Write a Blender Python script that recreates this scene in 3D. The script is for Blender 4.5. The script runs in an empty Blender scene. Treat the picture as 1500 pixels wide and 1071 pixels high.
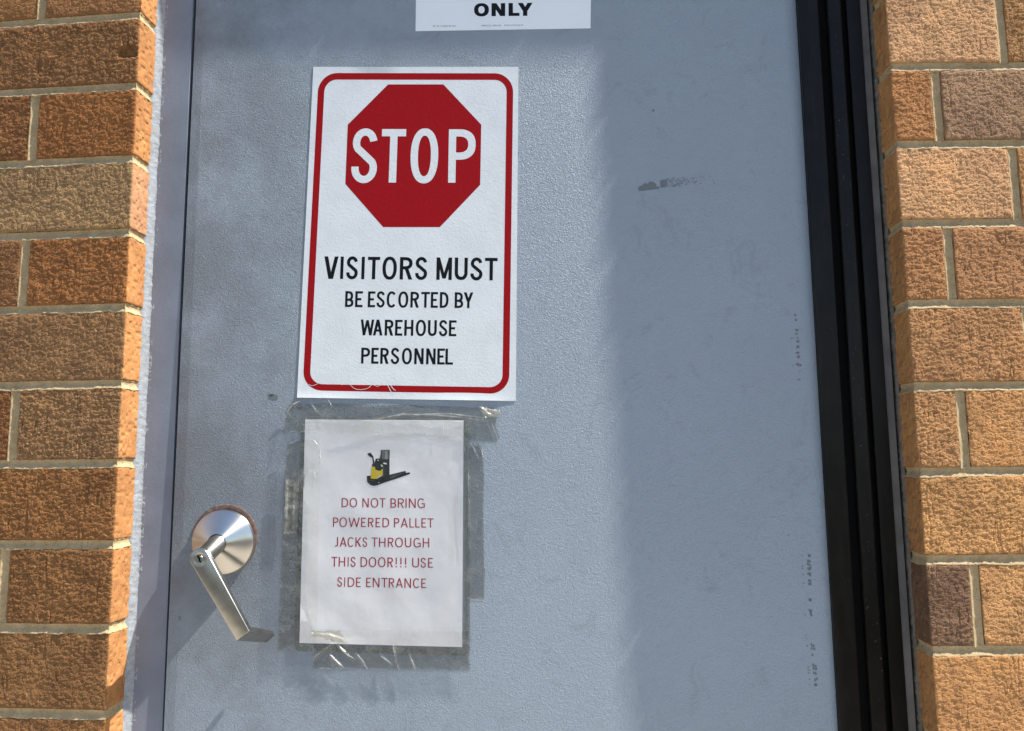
import bpy, bmesh, math, random
import numpy as np
from mathutils import Vector, Matrix
from mathutils.geometry import delaunay_2d_cdt

random.seed(7)
C = bpy.context.scene.collection
ZG = 1.72                                   # height of the measuring origin above the ground

# ------------------------------------------------------------------ camera
FPX = 1155.0                                # focal length in pixels of the 1500 px wide photograph
PITCH, YAW, ROLL = 0.1209, 0.0709, -0.0096
CAM = np.array([0.5891, -1.0003, -0.6276 + ZG])


def cam_axes():
    cy, sy, cp, sp = math.cos(YAW), math.sin(YAW), math.cos(PITCH), math.sin(PITCH)
    f = np.array([-sy * cp, cy * cp, sp])
    r = np.array([cy, sy, 0.0])
    u = np.cross(r, f)
    c, s = math.cos(ROLL), math.sin(ROLL)
    return c * r + s * u, -s * r + c * u, f


RT, UP, FW = cam_axes()
cam = bpy.data.cameras.new('camera')
cam_ob = bpy.data.objects.new('camera', cam)
C.objects.link(cam_ob)
cam.sensor_fit = 'HORIZONTAL'
cam.sensor_width = 36.0
cam.lens = FPX / 1500 * 36
cam.clip_start = 0.01
cam.clip_end = 2000
M = Matrix([[RT[i], UP[i], -FW[i], CAM[i]] for i in range(3)] + [[0, 0, 0, 1]])
cam_ob.matrix_world = M
bpy.context.scene.camera = cam_ob
bpy.context.scene.render.resolution_x = 1024
bpy.context.scene.render.resolution_y = 731

# ------------------------------------------------------------------ sky, sun, exposure
SUN = Vector((7.4, -1.0, 11.1)).normalized()   # direction towards the sun, raking along the wall
world = bpy.data.worlds.new('World')
bpy.context.scene.world = world
world.use_nodes = True
wn = world.node_tree
wn.nodes.clear()
sky = wn.nodes.new('ShaderNodeTexSky')
sky.sky_type = 'NISHITA'
sky.sun_disc = False
sky.sun_elevation = math.asin(SUN.z)
sky.sun_rotation = math.atan2(SUN.x, SUN.y)
bg = wn.nodes.new('ShaderNodeBackground')
bg.inputs['Strength'].default_value = 0.095
wo = wn.nodes.new('ShaderNodeOutputWorld')
wn.links.new(sky.outputs[0], bg.inputs[0])
wn.links.new(bg.outputs[0], wo.inputs[0])
sun = bpy.data.lights.new('sun', 'SUN')
sun.energy = 4.6
sun.angle = math.radians(0.53)
sun.color = (1.0, 0.95, 0.87)
sun_ob = bpy.data.objects.new('sun', sun)
C.objects.link(sun_ob)
sun_ob.location = (3, -2, 5)
sun_ob.rotation_euler = SUN.to_track_quat('Z', 'Y').to_euler()
vs = bpy.context.scene.view_settings
vs.view_transform = 'Standard'
vs.look = 'None'
vs.gamma = 1.0
vs.exposure = 1.2
bpy.context.scene.cycles.max_bounces = 10
bpy.context.scene.cycles.transparent_max_bounces = 24


# ------------------------------------------------------------------ helpers: points
def ray_y(px, py, y):
    d = FW + RT * (px - 750) / FPX - UP * (py - 535.5) / FPX
    t = (y - CAM[1]) / d[1]
    return CAM + t * d


DX0, DX1 = 0.0535, 0.9150                    # door edges


def door_y(x, z):
    u = (DX1 - x) / (DX1 - DX0)
    latch = 0.0500 - 0.0062 * (1.66 - z)
    hinge = 0.0530 - 0.0045 * (1.49 - z)
    return u * latch + (1 - u) * hinge


def on_door(px, py, lift=0.0):
    """point of the door face (raised by lift) seen at a photograph pixel"""
    p = ray_y(px, py, 0.05)
    for _ in range(3):
        p = ray_y(px, py, door_y(p[0], p[2]) - lift)
    return p


def quad_px(q, u, v):
    """bilinear point inside four pixel corners TL TR BR BL"""
    tl, tr, br, bl = [np.array(c, float) for c in q]
    return (1 - v) * ((1 - u) * tl + u * tr) + v * ((1 - u) * bl + u * br)


# ------------------------------------------------------------------ helpers: noise
def _h(i, j, k, s):
    n = (i * 374761393 + j * 668265263 + k * 1274126177 + s * 974711) & 0xFFFFFFFF
    n = ((n ^ (n >> 13)) * 1103515245) & 0xFFFFFFFF
    n = ((n ^ (n >> 16)) * 2246822519) & 0xFFFFFFFF
    return ((n ^ (n >> 15)) & 0xFFFFFF) / float(0xFFFFFF)


def vn(p, f, s=0):
    """value noise in [-1,1]; p (n,3)"""
    q = p * np.asarray(f, float)
    i = np.floor(q).astype(np.int64)
    t = q - i
    t = t * t * (3 - 2 * t)
    r = 0
    for a in (0, 1):
        wa = t[:, 0] if a else 1 - t[:, 0]
        for b in (0, 1):
            wb = t[:, 1] if b else 1 - t[:, 1]
            for c in (0, 1):
                wc = t[:, 2] if c else 1 - t[:, 2]
                r = r + wa * wb * wc * _h(i[:, 0] + a, i[:, 1] + b, i[:, 2] + c, s)
    return r * 2 - 1


def vn1(x, f, s=0):
    return float(vn(np.array([[x, 0.37, 0.11]]), f, s)[0])


# ------------------------------------------------------------------ helpers: objects
BASE = {}


def tag(o, label=None, cat=None, group=None, kind=None):
    if label: o['label'] = label
    if cat: o['category'] = cat
    if group: o['group'] = group
    if kind: o['kind'] = kind
    return o


def thing(name, base, label, cat, group=None):
    o = bpy.data.objects.new(name, None)
    C.objects.link(o)
    o.location = base
    o.empty_display_size = 0.05
    BASE[o.name] = np.array(base, float)
    return tag(o, label, cat, group)


def mesh_obj(name, verts, faces, mats, parent=None, smooth=False, tint=None, base=None, midx=None):
    verts = np.asarray(verts, float)
    b = np.zeros(3)
    if parent is not None:
        b = BASE[parent.name]
    elif base is not None:
        b = np.asarray(base, float)
    me = bpy.data.meshes.new(name)
    if isinstance(faces, np.ndarray) and faces.ndim == 2:
        v = (verts - b).astype(np.float32)
        me.vertices.add(len(v))
        me.vertices.foreach_set('co', v.ravel())
        nf, k = faces.shape
        me.loops.add(nf * k)
        me.loops.foreach_set('vertex_index', faces.astype(np.int32).ravel())
        me.polygons.add(nf)
        me.polygons.foreach_set('loop_start', np.arange(0, nf * k, k, dtype=np.int32))
        me.update(calc_edges=True)
        me.validate()
    else:
        me.from_pydata([tuple(x) for x in (verts - b)], [], [tuple(int(i) for i in f) for f in faces])
        me.update()
    if smooth:
        me.polygons.foreach_set('use_smooth', np.ones(len(me.polygons), dtype=bool))
    if tint is not None:
        ca = me.color_attributes.new('tint', 'FLOAT_COLOR', 'POINT')
        ca.data.foreach_set('color', np.asarray(tint, np.float32).ravel())
    if not isinstance(mats, (list, tuple)):
        mats = [mats]
    for m in mats:
        me.materials.append(m)
    if midx is not None:
        me.polygons.foreach_set('material_index', np.asarray(midx, dtype=np.int32))
    o = bpy.data.objects.new(name, me)
    C.objects.link(o)
    if parent is not None:
        o.parent = parent
        BASE[o.name] = b
    else:
        o.location = b
        BASE[o.name] = b
    return o


class MB:
    """collects vertices and faces for one mesh"""
    def __init__(self):
        self.v, self.f, self.m = [], [], []

    def add(self, vs_, fs_, m=0):
        n = len(self.v)
        self.v += [tuple(map(float, a)) for a in vs_]
        self.f += [tuple(n + i for i in f) for f in fs_]
        self.m += [m] * len(fs_)

    def box(self, x0, x1, y0, y1, z0, z1, m=0):
        self.add([(x0, y0, z0), (x1, y0, z0), (x1, y1, z0), (x0, y1, z0), (x0, y0, z1), (x1, y0, z1), (x1, y1, z1), (x0, y1, z1)],
                 [(0, 3, 2, 1), (4, 5, 6, 7), (0, 1, 5, 4), (1, 2, 6, 5), (2, 3, 7, 6), (3, 0, 4, 7)], m)

    def prism(self, prof, z0, z1, m=0):
        """closed (x,y) profile extruded in z"""
        n = len(prof)
        vs_ = [(x, y, z0) for x, y in prof] + [(x, y, z1) for x, y in prof]
        self.add(vs_, [(i, (i + 1) % n, n + (i + 1) % n, n + i) for i in range(n)] + [tuple(range(n))[::-1], tuple(range(n, 2 * n))], m)

    def build(self, name, mats, parent=None, smooth=False, base=None):
        return mesh_obj(name, self.v, self.f, mats, parent, smooth, None, base, self.m)


def grid_faces(nu, nv):
    i = np.arange(nu - 1)[:, None] * nv + np.arange(nv - 1)[None, :]
    i = i.ravel()
    return np.stack([i, i + nv, i + nv + 1, i + 1], -1)


# ------------------------------------------------------------------ helpers: materials
def lin(r, g, b):
    f = lambda c: c / 12.92 if c <= 0.04045 else ((c + 0.055) / 1.055) ** 2.4
    return (f(r / 255), f(g / 255), f(b / 255), 1)


class NT:
    def __init__(self, name):
        self.mat = bpy.data.materials.new(name)
        self.mat.use_nodes = True
        self.t = self.mat.node_tree
        self.t.nodes.clear()
        self.out = self.n('ShaderNodeOutputMaterial')

    def n(self, kind, **kw):
        nd = self.t.nodes.new(kind)
        for k, v in kw.items():
            if k in nd.inputs:
                nd.inputs[k].default_value = v
            else:
                setattr(nd, k, v)
        return nd

    def l(self, a, b):
        self.t.links.new(a, b)

    def coord(self):
        return self.n('ShaderNodeNewGeometry').outputs['Position']

    def noise(self, scale, detail=4, rough=0.55, vec=None, dist=0.0):
        nd = self.n('ShaderNodeTexNoise', Scale=scale, Detail=detail, Roughness=rough, Distortion=dist)
        self.l(vec if vec is not None else self.coord(), nd.inputs['Vector'])
        return nd.outputs['Fac']

    def ramp(self, fac, stops):
        r = self.n('ShaderNodeValToRGB')
        el = r.color_ramp.elements
        while len(el) < len(stops):
            el.new(0.5)
        for e, (p, c) in zip(el, stops):
            e.position = p
            e.color = c if hasattr(c, '__len__') else (c, c, c, 1)
        self.l(fac, r.inputs['Fac'])
        return r.outputs['Color']

    def math(self, op, a, b=0.0, clamp=False):
        m = self.n('ShaderNodeMath', operation=op)
        m.use_clamp = clamp
        for i, x in enumerate((a, b)):
            if isinstance(x, (int, float)):
                m.inputs[i].default_value = x
            else:
                self.l(x, m.inputs[i])
        return m.outputs[0]

    def mix(self, a, b, fac, mode='MIX'):
        m = self.n('ShaderNodeMix')
        m.data_type = 'RGBA'
        m.blend_type = mode
        for sock, x in ((m.inputs[0], fac), (m.inputs[6], a), (m.inputs[7], b)):
            if isinstance(x, (int, float, tuple)):
                sock.default_value = x
            else:
                self.l(x, sock)
        return m.outputs[2]

    def bump(self, h, dist, strength=1.0, normal=None):
        b = self.n('ShaderNodeBump', Strength=strength, Distance=dist)
        self.l(h, b.inputs['Height'])
        if normal is not None:
            self.l(normal, b.inputs['Normal'])
        return b.outputs['Normal']

    def principled(self, color, rough=0.5, metal=0.0, spec=0.5, normal=None, **kw):
        p = self.n('ShaderNodeBsdfPrincipled')
        for nm, x in (('Base Color', color), ('Roughness', rough), ('Metallic', metal), ('Specular IOR Level', spec)):
            if isinstance(x, (int, float, tuple)):
                p.inputs[nm].default_value = x
            else:
                self.l(x, p.inputs[nm])
        for k, v in kw.items():
            p.inputs[k.replace('_', ' ')].default_value = v
        if normal is not None:
            self.l(normal, p.inputs['Normal'])
        self.l(p.outputs[0], self.out.inputs[0])
        return p


def simple(name, col, rough=0.6, metal=0.0, spec=0.4, nscale=0, namp=0.0, bscale=0, bdist=0.0):
    t = NT(name)
    c = col
    if nscale:
        f = t.noise(nscale, 5)
        c = t.mix(col, (col[0] * (1 - namp), col[1] * (1 - namp), col[2] * (1 - namp), 1), t.ramp(f, [(0.35, 0.0), (0.7, 1.0)]))
    nm = t.bump(t.noise(bscale, 3), bdist) if bscale else None
    t.principled(c, rough, metal, spec, nm)
    return t.mat


def scaled_xyz(t_, v, x, y, z):
    m = t_.n('ShaderNodeMapping')
    m.inputs['Scale'].default_value = (x, y, z)
    t_.l(v, m.inputs['Vector'])
    return m.outputs[0]


# brick: fired clay, tint per brick, dark iron specks
t = NT('brick_clay')
at = t.n('ShaderNodeAttribute', attribute_name='tint')
var = t.mix(t.ramp(t.noise(38, 5, 0.6), [(0.3, 0.76), (0.7, 1.10)]), t.ramp(t.noise(11, 4, 0.55, dist=0.5), [(0.32, (0.84, 0.82, 0.84, 1)), (0.52, (1.0, 1.0, 1.0, 1)), (0.72, (1.10, 1.06, 0.98, 1))]), 1.0, 'MULTIPLY')
c = t.mix(at.outputs['Color'], var, 1.0, 'MULTIPLY')
spk = t.ramp(t.noise(420, 2, 0.5), [(0.66, 0.0), (0.72, 1.0)])
c = t.mix(c, (0.05, 0.03, 0.02, 1), t.math('MULTIPLY', spk, 0.55))
pale = t.ramp(t.noise(260, 3, 0.6), [(0.62, 0.0), (0.74, 1.0)])
c = t.mix(c, (0.60, 0.42, 0.26, 1), t.math('MULTIPLY', pale, 0.30))
pits = t.math('MULTIPLY', t.ramp(t.noise(330, 2, 0.5), [(0.30, 1.0), (0.36, 0.0)]), t.math('SUBTRACT', 1.0, at.outputs['Alpha'], True))
c = t.mix(c, (0.035, 0.02, 0.012, 1), t.math('MULTIPLY', pits, 0.85))
bn = t.bump(t.noise(900, 3, 0.6), 0.0006)
t.l(t.math('MULTIPLY_ADD', at.outputs['Alpha'], 0.85), bn.node.inputs['Strength'])
t.t.nodes[-1].inputs[2].default_value = 0.12
t.principled(c, 0.92, 0, 0.15, bn)


def scaled(t_, v, x, y, z):
    m = t_.n('ShaderNodeMapping')
    m.inputs['Scale'].default_value = (x, y, z)
    t_.l(v, m.inputs['Vector'])
    return m.outputs[0]


pos = t.coord()
crumb = t.math('MULTIPLY', t.math('SUBTRACT', t.noise(250, 6, 0.74), 0.5), 0.0024)
ledge = t.math('MULTIPLY', t.ramp(t.noise(125, 5, 0.62, scaled(t, pos, 1, 1, 1.9), 0.3), [(0.44, 0.0), (0.54, 1.0)]), 0.00062)
vor = t.n('ShaderNodeTexVoronoi', Scale=330.0)
t.l(scaled(t, pos, 1, 1, 1.5), vor.inputs['Vector'])
facet = t.math('MULTIPLY', vor.outputs['Distance'], -0.0007)
gate = t.ramp(t.noise(120, 3, 0.6), [(0.50, 0.0), (0.66, 1.0)])
pit = t.math('MULTIPLY', t.math('MULTIPLY', t.ramp(vor.outputs['Distance'], [(0.12, 1.0), (0.42, 0.0)]), gate), -0.0010)
cutn = t.math('ABSOLUTE', t.math('SUBTRACT', t.noise(80, 2, 0.5, scaled(t, pos, 1, 1, 0.10)), 0.5))
cut = t.math('MULTIPLY', t.math('MULTIPLY', t.ramp(cutn, [(0.0, 1.0), (0.026, 0.0)]), t.ramp(t.noise(30, 2), [(0.52, 0.0), (0.62, 1.0)])), -0.0009)
hsum = t.math('ADD', t.math('ADD', t.math('ADD', crumb, ledge), t.math('ADD', pit, cut)), t.math('ADD', facet, 0.0003))
hsum = t.math('MULTIPLY', hsum, at.outputs['Alpha'])
dp = t.n('ShaderNodeDisplacement', Midlevel=0.0, Scale=1.0)
t.l(hsum, dp.inputs['Height'])
t.l(dp.outputs[0], t.out.inputs['Displacement'])
t.mat.displacement_method = 'BOTH'
M_BRICK = t.mat

t = NT('mortar')
c = t.mix((0.49, 0.37, 0.215, 1), (0.32, 0.235, 0.125, 1), t.ramp(t.noise(60, 6, 0.65), [(0.3, 0.0), (0.75, 1.0)]))
c = t.mix(c, (0.16, 0.12, 0.08, 1), t.math('MULTIPLY', t.ramp(t.noise(420, 3, 0.6), [(0.56, 0.0), (0.68, 1.0)]), 0.7))
t.principled(c, 0.95, 0, 0.2, t.bump(t.noise(1400, 4, 0.6), 0.0003))
M_MORTAR = t.mat

# door paint: leather-grain embossed steel, grime where hands reach
t = NT('door_paint')
pos = t.coord()
sep = t.n('ShaderNodeSeparateXYZ')
t.l(pos, sep.inputs[0])
near = t.n('ShaderNodeMapRange')
t.l(sep.outputs[0], near.inputs[0])
for i, v in zip((1, 2, 3, 4), (0.05, 0.52, 1.0, 0.0)):
    near.inputs[i].default_value = v
smudge = t.ramp(t.noise(8.0, 6, 0.60, dist=0.15), [(0.42, 0.0), (0.60, 1.0)])
fine = t.ramp(t.noise(55, 5, 0.6), [(0.45, 0.0), (0.75, 1.0)])
sm_ = t.math('ADD', t.math('MULTIPLY', smudge, 0.7), 0.3)
grime = t.math('MULTIPLY', sm_, near.outputs[0])
grime = t.math('MULTIPLY', grime, 0.64)
c = t.mix((0.290, 0.348, 0.408, 1), (0.245, 0.290, 0.335, 1), t.math('MULTIPLY', t.ramp(t.noise(5, 5, 0.6), [(0.35, 0.0), (0.7, 1.0)]), 0.35))
c = t.mix(c, (0.120, 0.130, 0.140, 1), grime)
hand = t.n('ShaderNodeVectorMath', operation='DISTANCE')              # grime worn in round the lever and along the latch edge
t.l(pos, hand.inputs[0])
hand.inputs[1].default_value = (0.12, 0.05, 1.02)
hz_ = t.ramp(t.math('ADD', hand.outputs['Value'], t.math('MULTIPLY', t.noise(10, 5, 0.6), 0.22)), [(0.16, 1.0), (0.40, 0.0)])
c = t.mix(c, (0.105, 0.108, 0.115, 1), t.math('MULTIPLY', hz_, 0.42))
rub = t.ramp(t.noise(24, 6, 0.7, dist=1.2), [(0.56, 0.0), (0.66, 1.0)])
c = t.mix(c, (0.17, 0.19, 0.205, 1), t.math('MULTIPLY', rub, 0.22))
c = t.mix(c, (0.15, 0.155, 0.165, 1), t.math('MULTIPLY', t.math('MULTIPLY', fine, near.outputs[0]), 0.30))
g1 = t.noise(380, 2, 0.5, dist=1.4)
g2 = t.noise(1100, 2, 0.5)
h = t.math('ADD', g1, t.math('MULTIPLY', g2, 0.22))
dn = t.bump(h, 0.0016)
t.principled(c, 0.48, 0, 0.35, dn)
M_DOOR = t.mat

t = NT('frame_paint')
c = t.mix((0.198, 0.232, 0.292, 1), (0.150, 0.175, 0.215, 1), t.ramp(t.noise(14, 6, 0.6), [(0.35, 0.0), (0.75, 1.0)]))
t.principled(c, 0.5, 0, 0.35, t.bump(t.noise(260, 4, 0.6), 0.0002))
M_FRAME = t.mat

t = NT('painted_caulk')
c = t.mix((0.32, 0.355, 0.39, 1), (0.22, 0.24, 0.262, 1), t.ramp(t.noise(150, 6, 0.7), [(0.42, 0.0), (0.68, 1.0)]))
t.principled(c, 0.7, 0, 0.3, t.bump(t.noise(900, 4, 0.7), 0.0009))
M_CAULK = t.mat
M_CAULK2 = simple('grey_caulk', (0.15, 0.135, 0.115, 1), 0.75, 0, 0.3, 60, 0.4, 500, 0.0003)

t = NT('bronze_anodized')
c = t.mix((0.0055, 0.0045, 0.0038, 1), (0.009, 0.0075, 0.006, 1), t.ramp(t.noise(30, 5), [(0.4, 0.0), (0.75, 1.0)]))
dust = t.ramp(t.noise(420, 2, 0.5), [(0.715, 0.0), (0.745, 1.0)])
c = t.mix(c, (0.16, 0.15, 0.14, 1), t.math('MULTIPLY', dust, 0.8))
wear = t.ramp(t.noise(40, 6, 0.7, scaled_xyz(t, t.coord(), 1, 1, 0.12)), [(0.5, 0.0), (0.75, 1.0)])
c = t.mix(c, (0.024, 0.022, 0.020, 1), t.math('MULTIPLY', wear, 0.5))
t.principled(c, 0.30, 0, 0.16, t.bump(t.noise(300, 2), 0.00003))
M_BRONZE = t.mat
M_BLACK = simple('recess_shade_black', (0.004, 0.004, 0.004, 1), 0.9, 0, 0.1)  # shade of the hinge grooves and the key slot, put into the colour

# printed sheets
t = NT('sign_film')
c = t.mix((0.71, 0.745, 0.755, 1), (0.66, 0.69, 0.70, 1), t.ramp(t.noise(30, 4), [(0.4, 0.0), (0.7, 1.0)]))
t.principled(c, 0.38, 0, 0.4, t.bump(t.noise(330, 2, 0.5, dist=0.8), 0.00022))
M_SIGN = t.mat


def ink(name, col, rough=0.4, bump=True):
    t = NT(name)
    nm = t.bump(t.noise(330, 2, 0.5, dist=0.8), 0.00022) if bump else None
    t.principled(col, rough, 0, 0.1, nm)
    return t.mat


M_RED = ink('red_ink', (0.31, 0.006, 0.008, 1))
M_INK = ink('black_ink', (0.008, 0.009, 0.010, 1))
M_WHITEINK = ink('white_ink', (0.70, 0.735, 0.745, 1))
M_INKFLAT = ink('black_print', (0.010, 0.012, 0.014, 1), 0.5, False)
M_GREYPRINT = ink('grey_print', (0.045, 0.05, 0.055, 1), 0.5, False)
M_YELLOW = ink('yellow_print', (0.62, 0.46, 0.03, 1), 0.5, False)
M_TINY = ink('fine_print', (0.16, 0.17, 0.19, 1), 0.5, False)
M_MAROON = ink('maroon_print', (0.36, 0.015, 0.035, 1), 0.6, False)
M_WHITEPRINT = ink('white_print', (0.75, 0.75, 0.75, 1), 0.5, False)
M_PAPER = simple('paper', (0.80, 0.80, 0.82, 1), 0.8, 0, 0.2, 25, 0.06, 40, 0.0005)
M_PLAINSIGN = simple('plain_sign_film', (0.86, 0.89, 0.91, 1), 0.5, 0, 0.3, 20, 0.03)


def film(name, col, lo, hi, power, rough, bscale, bdist, haze=0.0, hcol=(0.7, 0.7, 0.65, 1)):
    """thin clear film: transparent straight on, mirror-like at a raking angle"""
    t = NT(name)
    lw = t.n('ShaderNodeLayerWeight', Blend=0.5)
    fac = t.math('MULTIPLY_ADD', t.math('POWER', lw.outputs['Facing'], power), hi)
    fac.node.inputs[2].default_value = lo
    tr = t.n('ShaderNodeBsdfTransparent', Color=col)
    gl = t.n('ShaderNodeBsdfGlossy', Roughness=rough)
    nm = t.bump(t.noise(bscale, 4, 0.6), bdist)
    t.l(nm, gl.inputs['Normal'])
    ms = t.n('ShaderNodeMixShader')
    t.l(fac, ms.inputs[0]); t.l(tr.outputs[0], ms.inputs[1]); t.l(gl.outputs[0], ms.inputs[2])
    last = ms.outputs[0]
    if haze:
        df = t.n('ShaderNodeBsdfDiffuse', Color=hcol)
        t.l(nm, df.inputs['Normal'])
        m2 = t.n('ShaderNodeMixShader')
        hz = t.math('MULTIPLY', t.ramp(t.noise(48, 6, 0.72, dist=0.6), [(0.40, 0.10), (0.55, 0.35), (0.70, 1.0)]), haze)
        t.l(hz, m2.inputs[0]); t.l(last, m2.inputs[1]); t.l(df.outputs[0], m2.inputs[2])
        last = m2.outputs[0]
    t.l(last, t.out.inputs[0])
    return t.mat


M_TAPE = film('clear_tape', (0.975, 0.975, 0.965, 1), 0.045, 0.4, 4.0, 0.17, 75, 0.0014, 0.20)
M_CLEAN = film('clean_tape', (0.99, 0.99, 0.985, 1), 0.02, 0.15, 4.0, 0.2, 120, 0.0002, 0.01)
M_GLUE = film('tape_adhesive', (0.81, 0.807, 0.79, 1), 0.01, 0.7, 3.0, 0.35, 60, 0.0003, 0.10, (0.22, 0.23, 0.23, 1))
M_SLEEVE = film('plastic_sleeve', (0.93, 0.93, 0.92, 1), 0.03, 0.35, 4.0, 0.2, 60, 0.0003, 0.06)
M_OLDTAPE = film('yellowed_tape', (0.8, 0.79, 0.72, 1), 0.05, 0.6, 4.0, 0.2, 150, 0.0004, 0.95, (0.62, 0.60, 0.54, 1))
M_SCAR = simple('tape_backing_scar', (0.34, 0.34, 0.33, 1), 0.9, 0, 0.2, 140, 0.6, 600, 0.0003)

t = NT('satin_chrome')
c = t.mix((0.40, 0.395, 0.36, 1), (0.30, 0.29, 0.255, 1), t.ramp(t.noise(60, 5), [(0.4, 0.0), (0.75, 1.0)]))
t.principled(c, 0.30, 1.0, 0.5, t.bump(t.noise(900, 2), 0.00001))
M_CHROME = t.mat
t = NT('spun_satin_chrome')
tg = t.n('ShaderNodeTangent', direction_type='RADIAL', axis='Z')
p = t.principled((0.62, 0.61, 0.58, 1), 0.34, 1.0, 0.5, None, Anisotropic=0.9, Anisotropic_Rotation=0.25)
t.l(tg.outputs[0], p.inputs['Tangent'])
M_SPUN = t.mat
t = NT('rust')
c = t.ramp(t.noise(160, 6, 0.7), [(0.3, (0.24, 0.20, 0.18, 1)), (0.5, (0.15, 0.095, 0.075, 1)), (0.75, (0.08, 0.045, 0.035, 1))])
t.principled(c, 0.7, 0.2, 0.3, t.bump(t.noise(400, 4), 0.0004))
M_RUST = t.mat

t = NT('concrete')
c = t.mix((0.50, 0.45, 0.37, 1), (0.38, 0.34, 0.28, 1), t.ramp(t.noise(6, 8, 0.65), [(0.3, 0.0), (0.7, 1.0)]))
t.principled(c, 0.9, 0, 0.2, t.bump(t.noise(180, 4), 0.001))
M_CONC = t.mat
M_ASPH = simple('asphalt', (0.055, 0.053, 0.05, 1), 0.95, 0, 0.2, 3, 0.3, 120, 0.004)

# ------------------------------------------------------------------ ground
mb = MB()
mb.add([(-150, -150, 0), (150, -150, 0), (150, 150, 0), (-150, 150, 0)], [(0, 1, 2, 3)])
tag(mb.build('ground', M_ASPH), 'dark asphalt ground in front of the building', 'ground', kind='structure')
mb = MB()
mb.add([(-9, -1.75, 0.004), (10, -1.75, 0.004), (10, 0.3, 0.004), (-9, 0.3, 0.004)], [(0, 1, 2, 3)])
tag(mb.build('pavement', M_CONC), 'pale concrete pavement along the brick wall', 'pavement', kind='structure')

# ------------------------------------------------------------------ brick wall
OPEN_W = 1.0130
HEAD_Z = 2.235
JT = 0.0115                                  # joint thickness
dz = [-.104, -.105, -.1044, -.1033, -.1035, -.1047, -.1046, -.1056, -.1052]
jl = [0.0]
for d in dz:
    jl.append(jl[-1] + d)
jl = [j + ZG for j in jl]                    # joints 0..9 seen at the left
up_j = [jl[0] + 0.1045 * k for k in range(1, 14)][::-1]
dn_j = [jl[-1] - 0.1045 * k for k in range(1, 8)]
JOINT_L = up_j + jl + dn_j
OFF = len(up_j)                              # index of joint 0
JOINT_R = [j - 0.0203 for j in JOINT_L]


def srgb3(r, g, b): return lin(r, g, b)[:3]


def front_y(side, x):
    return 0.026 * (0 - x) if side == 'L' else 0.075 * (x - OPEN_W)


def plan_curve(side, x0, x1, corner, res, depth=0.0075, ret=0.052):
    """plan outline of one brick (or joint): head-joint flank, face, and the reveal where it turns the corner"""
    r = 0.0016
    n = max(3, int((x1 - x0) / res))
    pts = []
    if side == 'L':
        pts += [(x0, depth), (x0, 0.003), (x0 + 0.0002, r), (x0 + 0.0006, 0.0006), (x0 + r, 0.0001)]
        pts += [(x, 0.0) for x in np.linspace(x0 + 0.003, x1 - 0.003, n)]
        if corner:
            pts += [(x1 - r, 0.0001), (x1 - 0.0006, 0.0005), (x1 - 0.0001, r)]
            pts += [(x1, y) for y in np.linspace(0.003, ret, max(3, int(0.05 / max(res, 0.0012))))]
        else:
            pts += [(x1 - r, 0.0001), (x1 - 0.0006, 0.0006), (x1 - 0.0002, r), (x1, 0.003), (x1, depth)]
    else:
        if corner:
            pts += [(x0, y) for y in np.linspace(ret, 0.003, max(3, int(0.05 / max(res, 0.0012))))]
            pts += [(x0 + 0.0001, r), (x0 + 0.0006, 0.0005), (x0 + r, 0.0001)]
        else:
            pts += [(x0, depth), (x0, 0.003), (x0 + 0.0002, r), (x0 + 0.0006, 0.0006), (x0 + r, 0.0001)]
        pts += [(x, 0.0) for x in np.linspace(x0 + 0.003, x1 - 0.003, n)]
        pts += [(x1 - r, 0.0001), (x1 - 0.0006, 0.0006), (x1 - 0.0002, r), (x1, 0.003), (x1, depth)]
    c = np.array(pts)
    tg_ = np.gradient(c, axis=0)
    tg_ /= np.linalg.norm(tg_, axis=1)[:, None] + 1e-12
    nr = np.stack([tg_[:, 1], -tg_[:, 0]], -1)     # points to the viewer's side / into the opening
    c = c.copy()
    c[:, 1] += [front_y(side, x) for x in c[:, 0]]
    return c, nr


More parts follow.
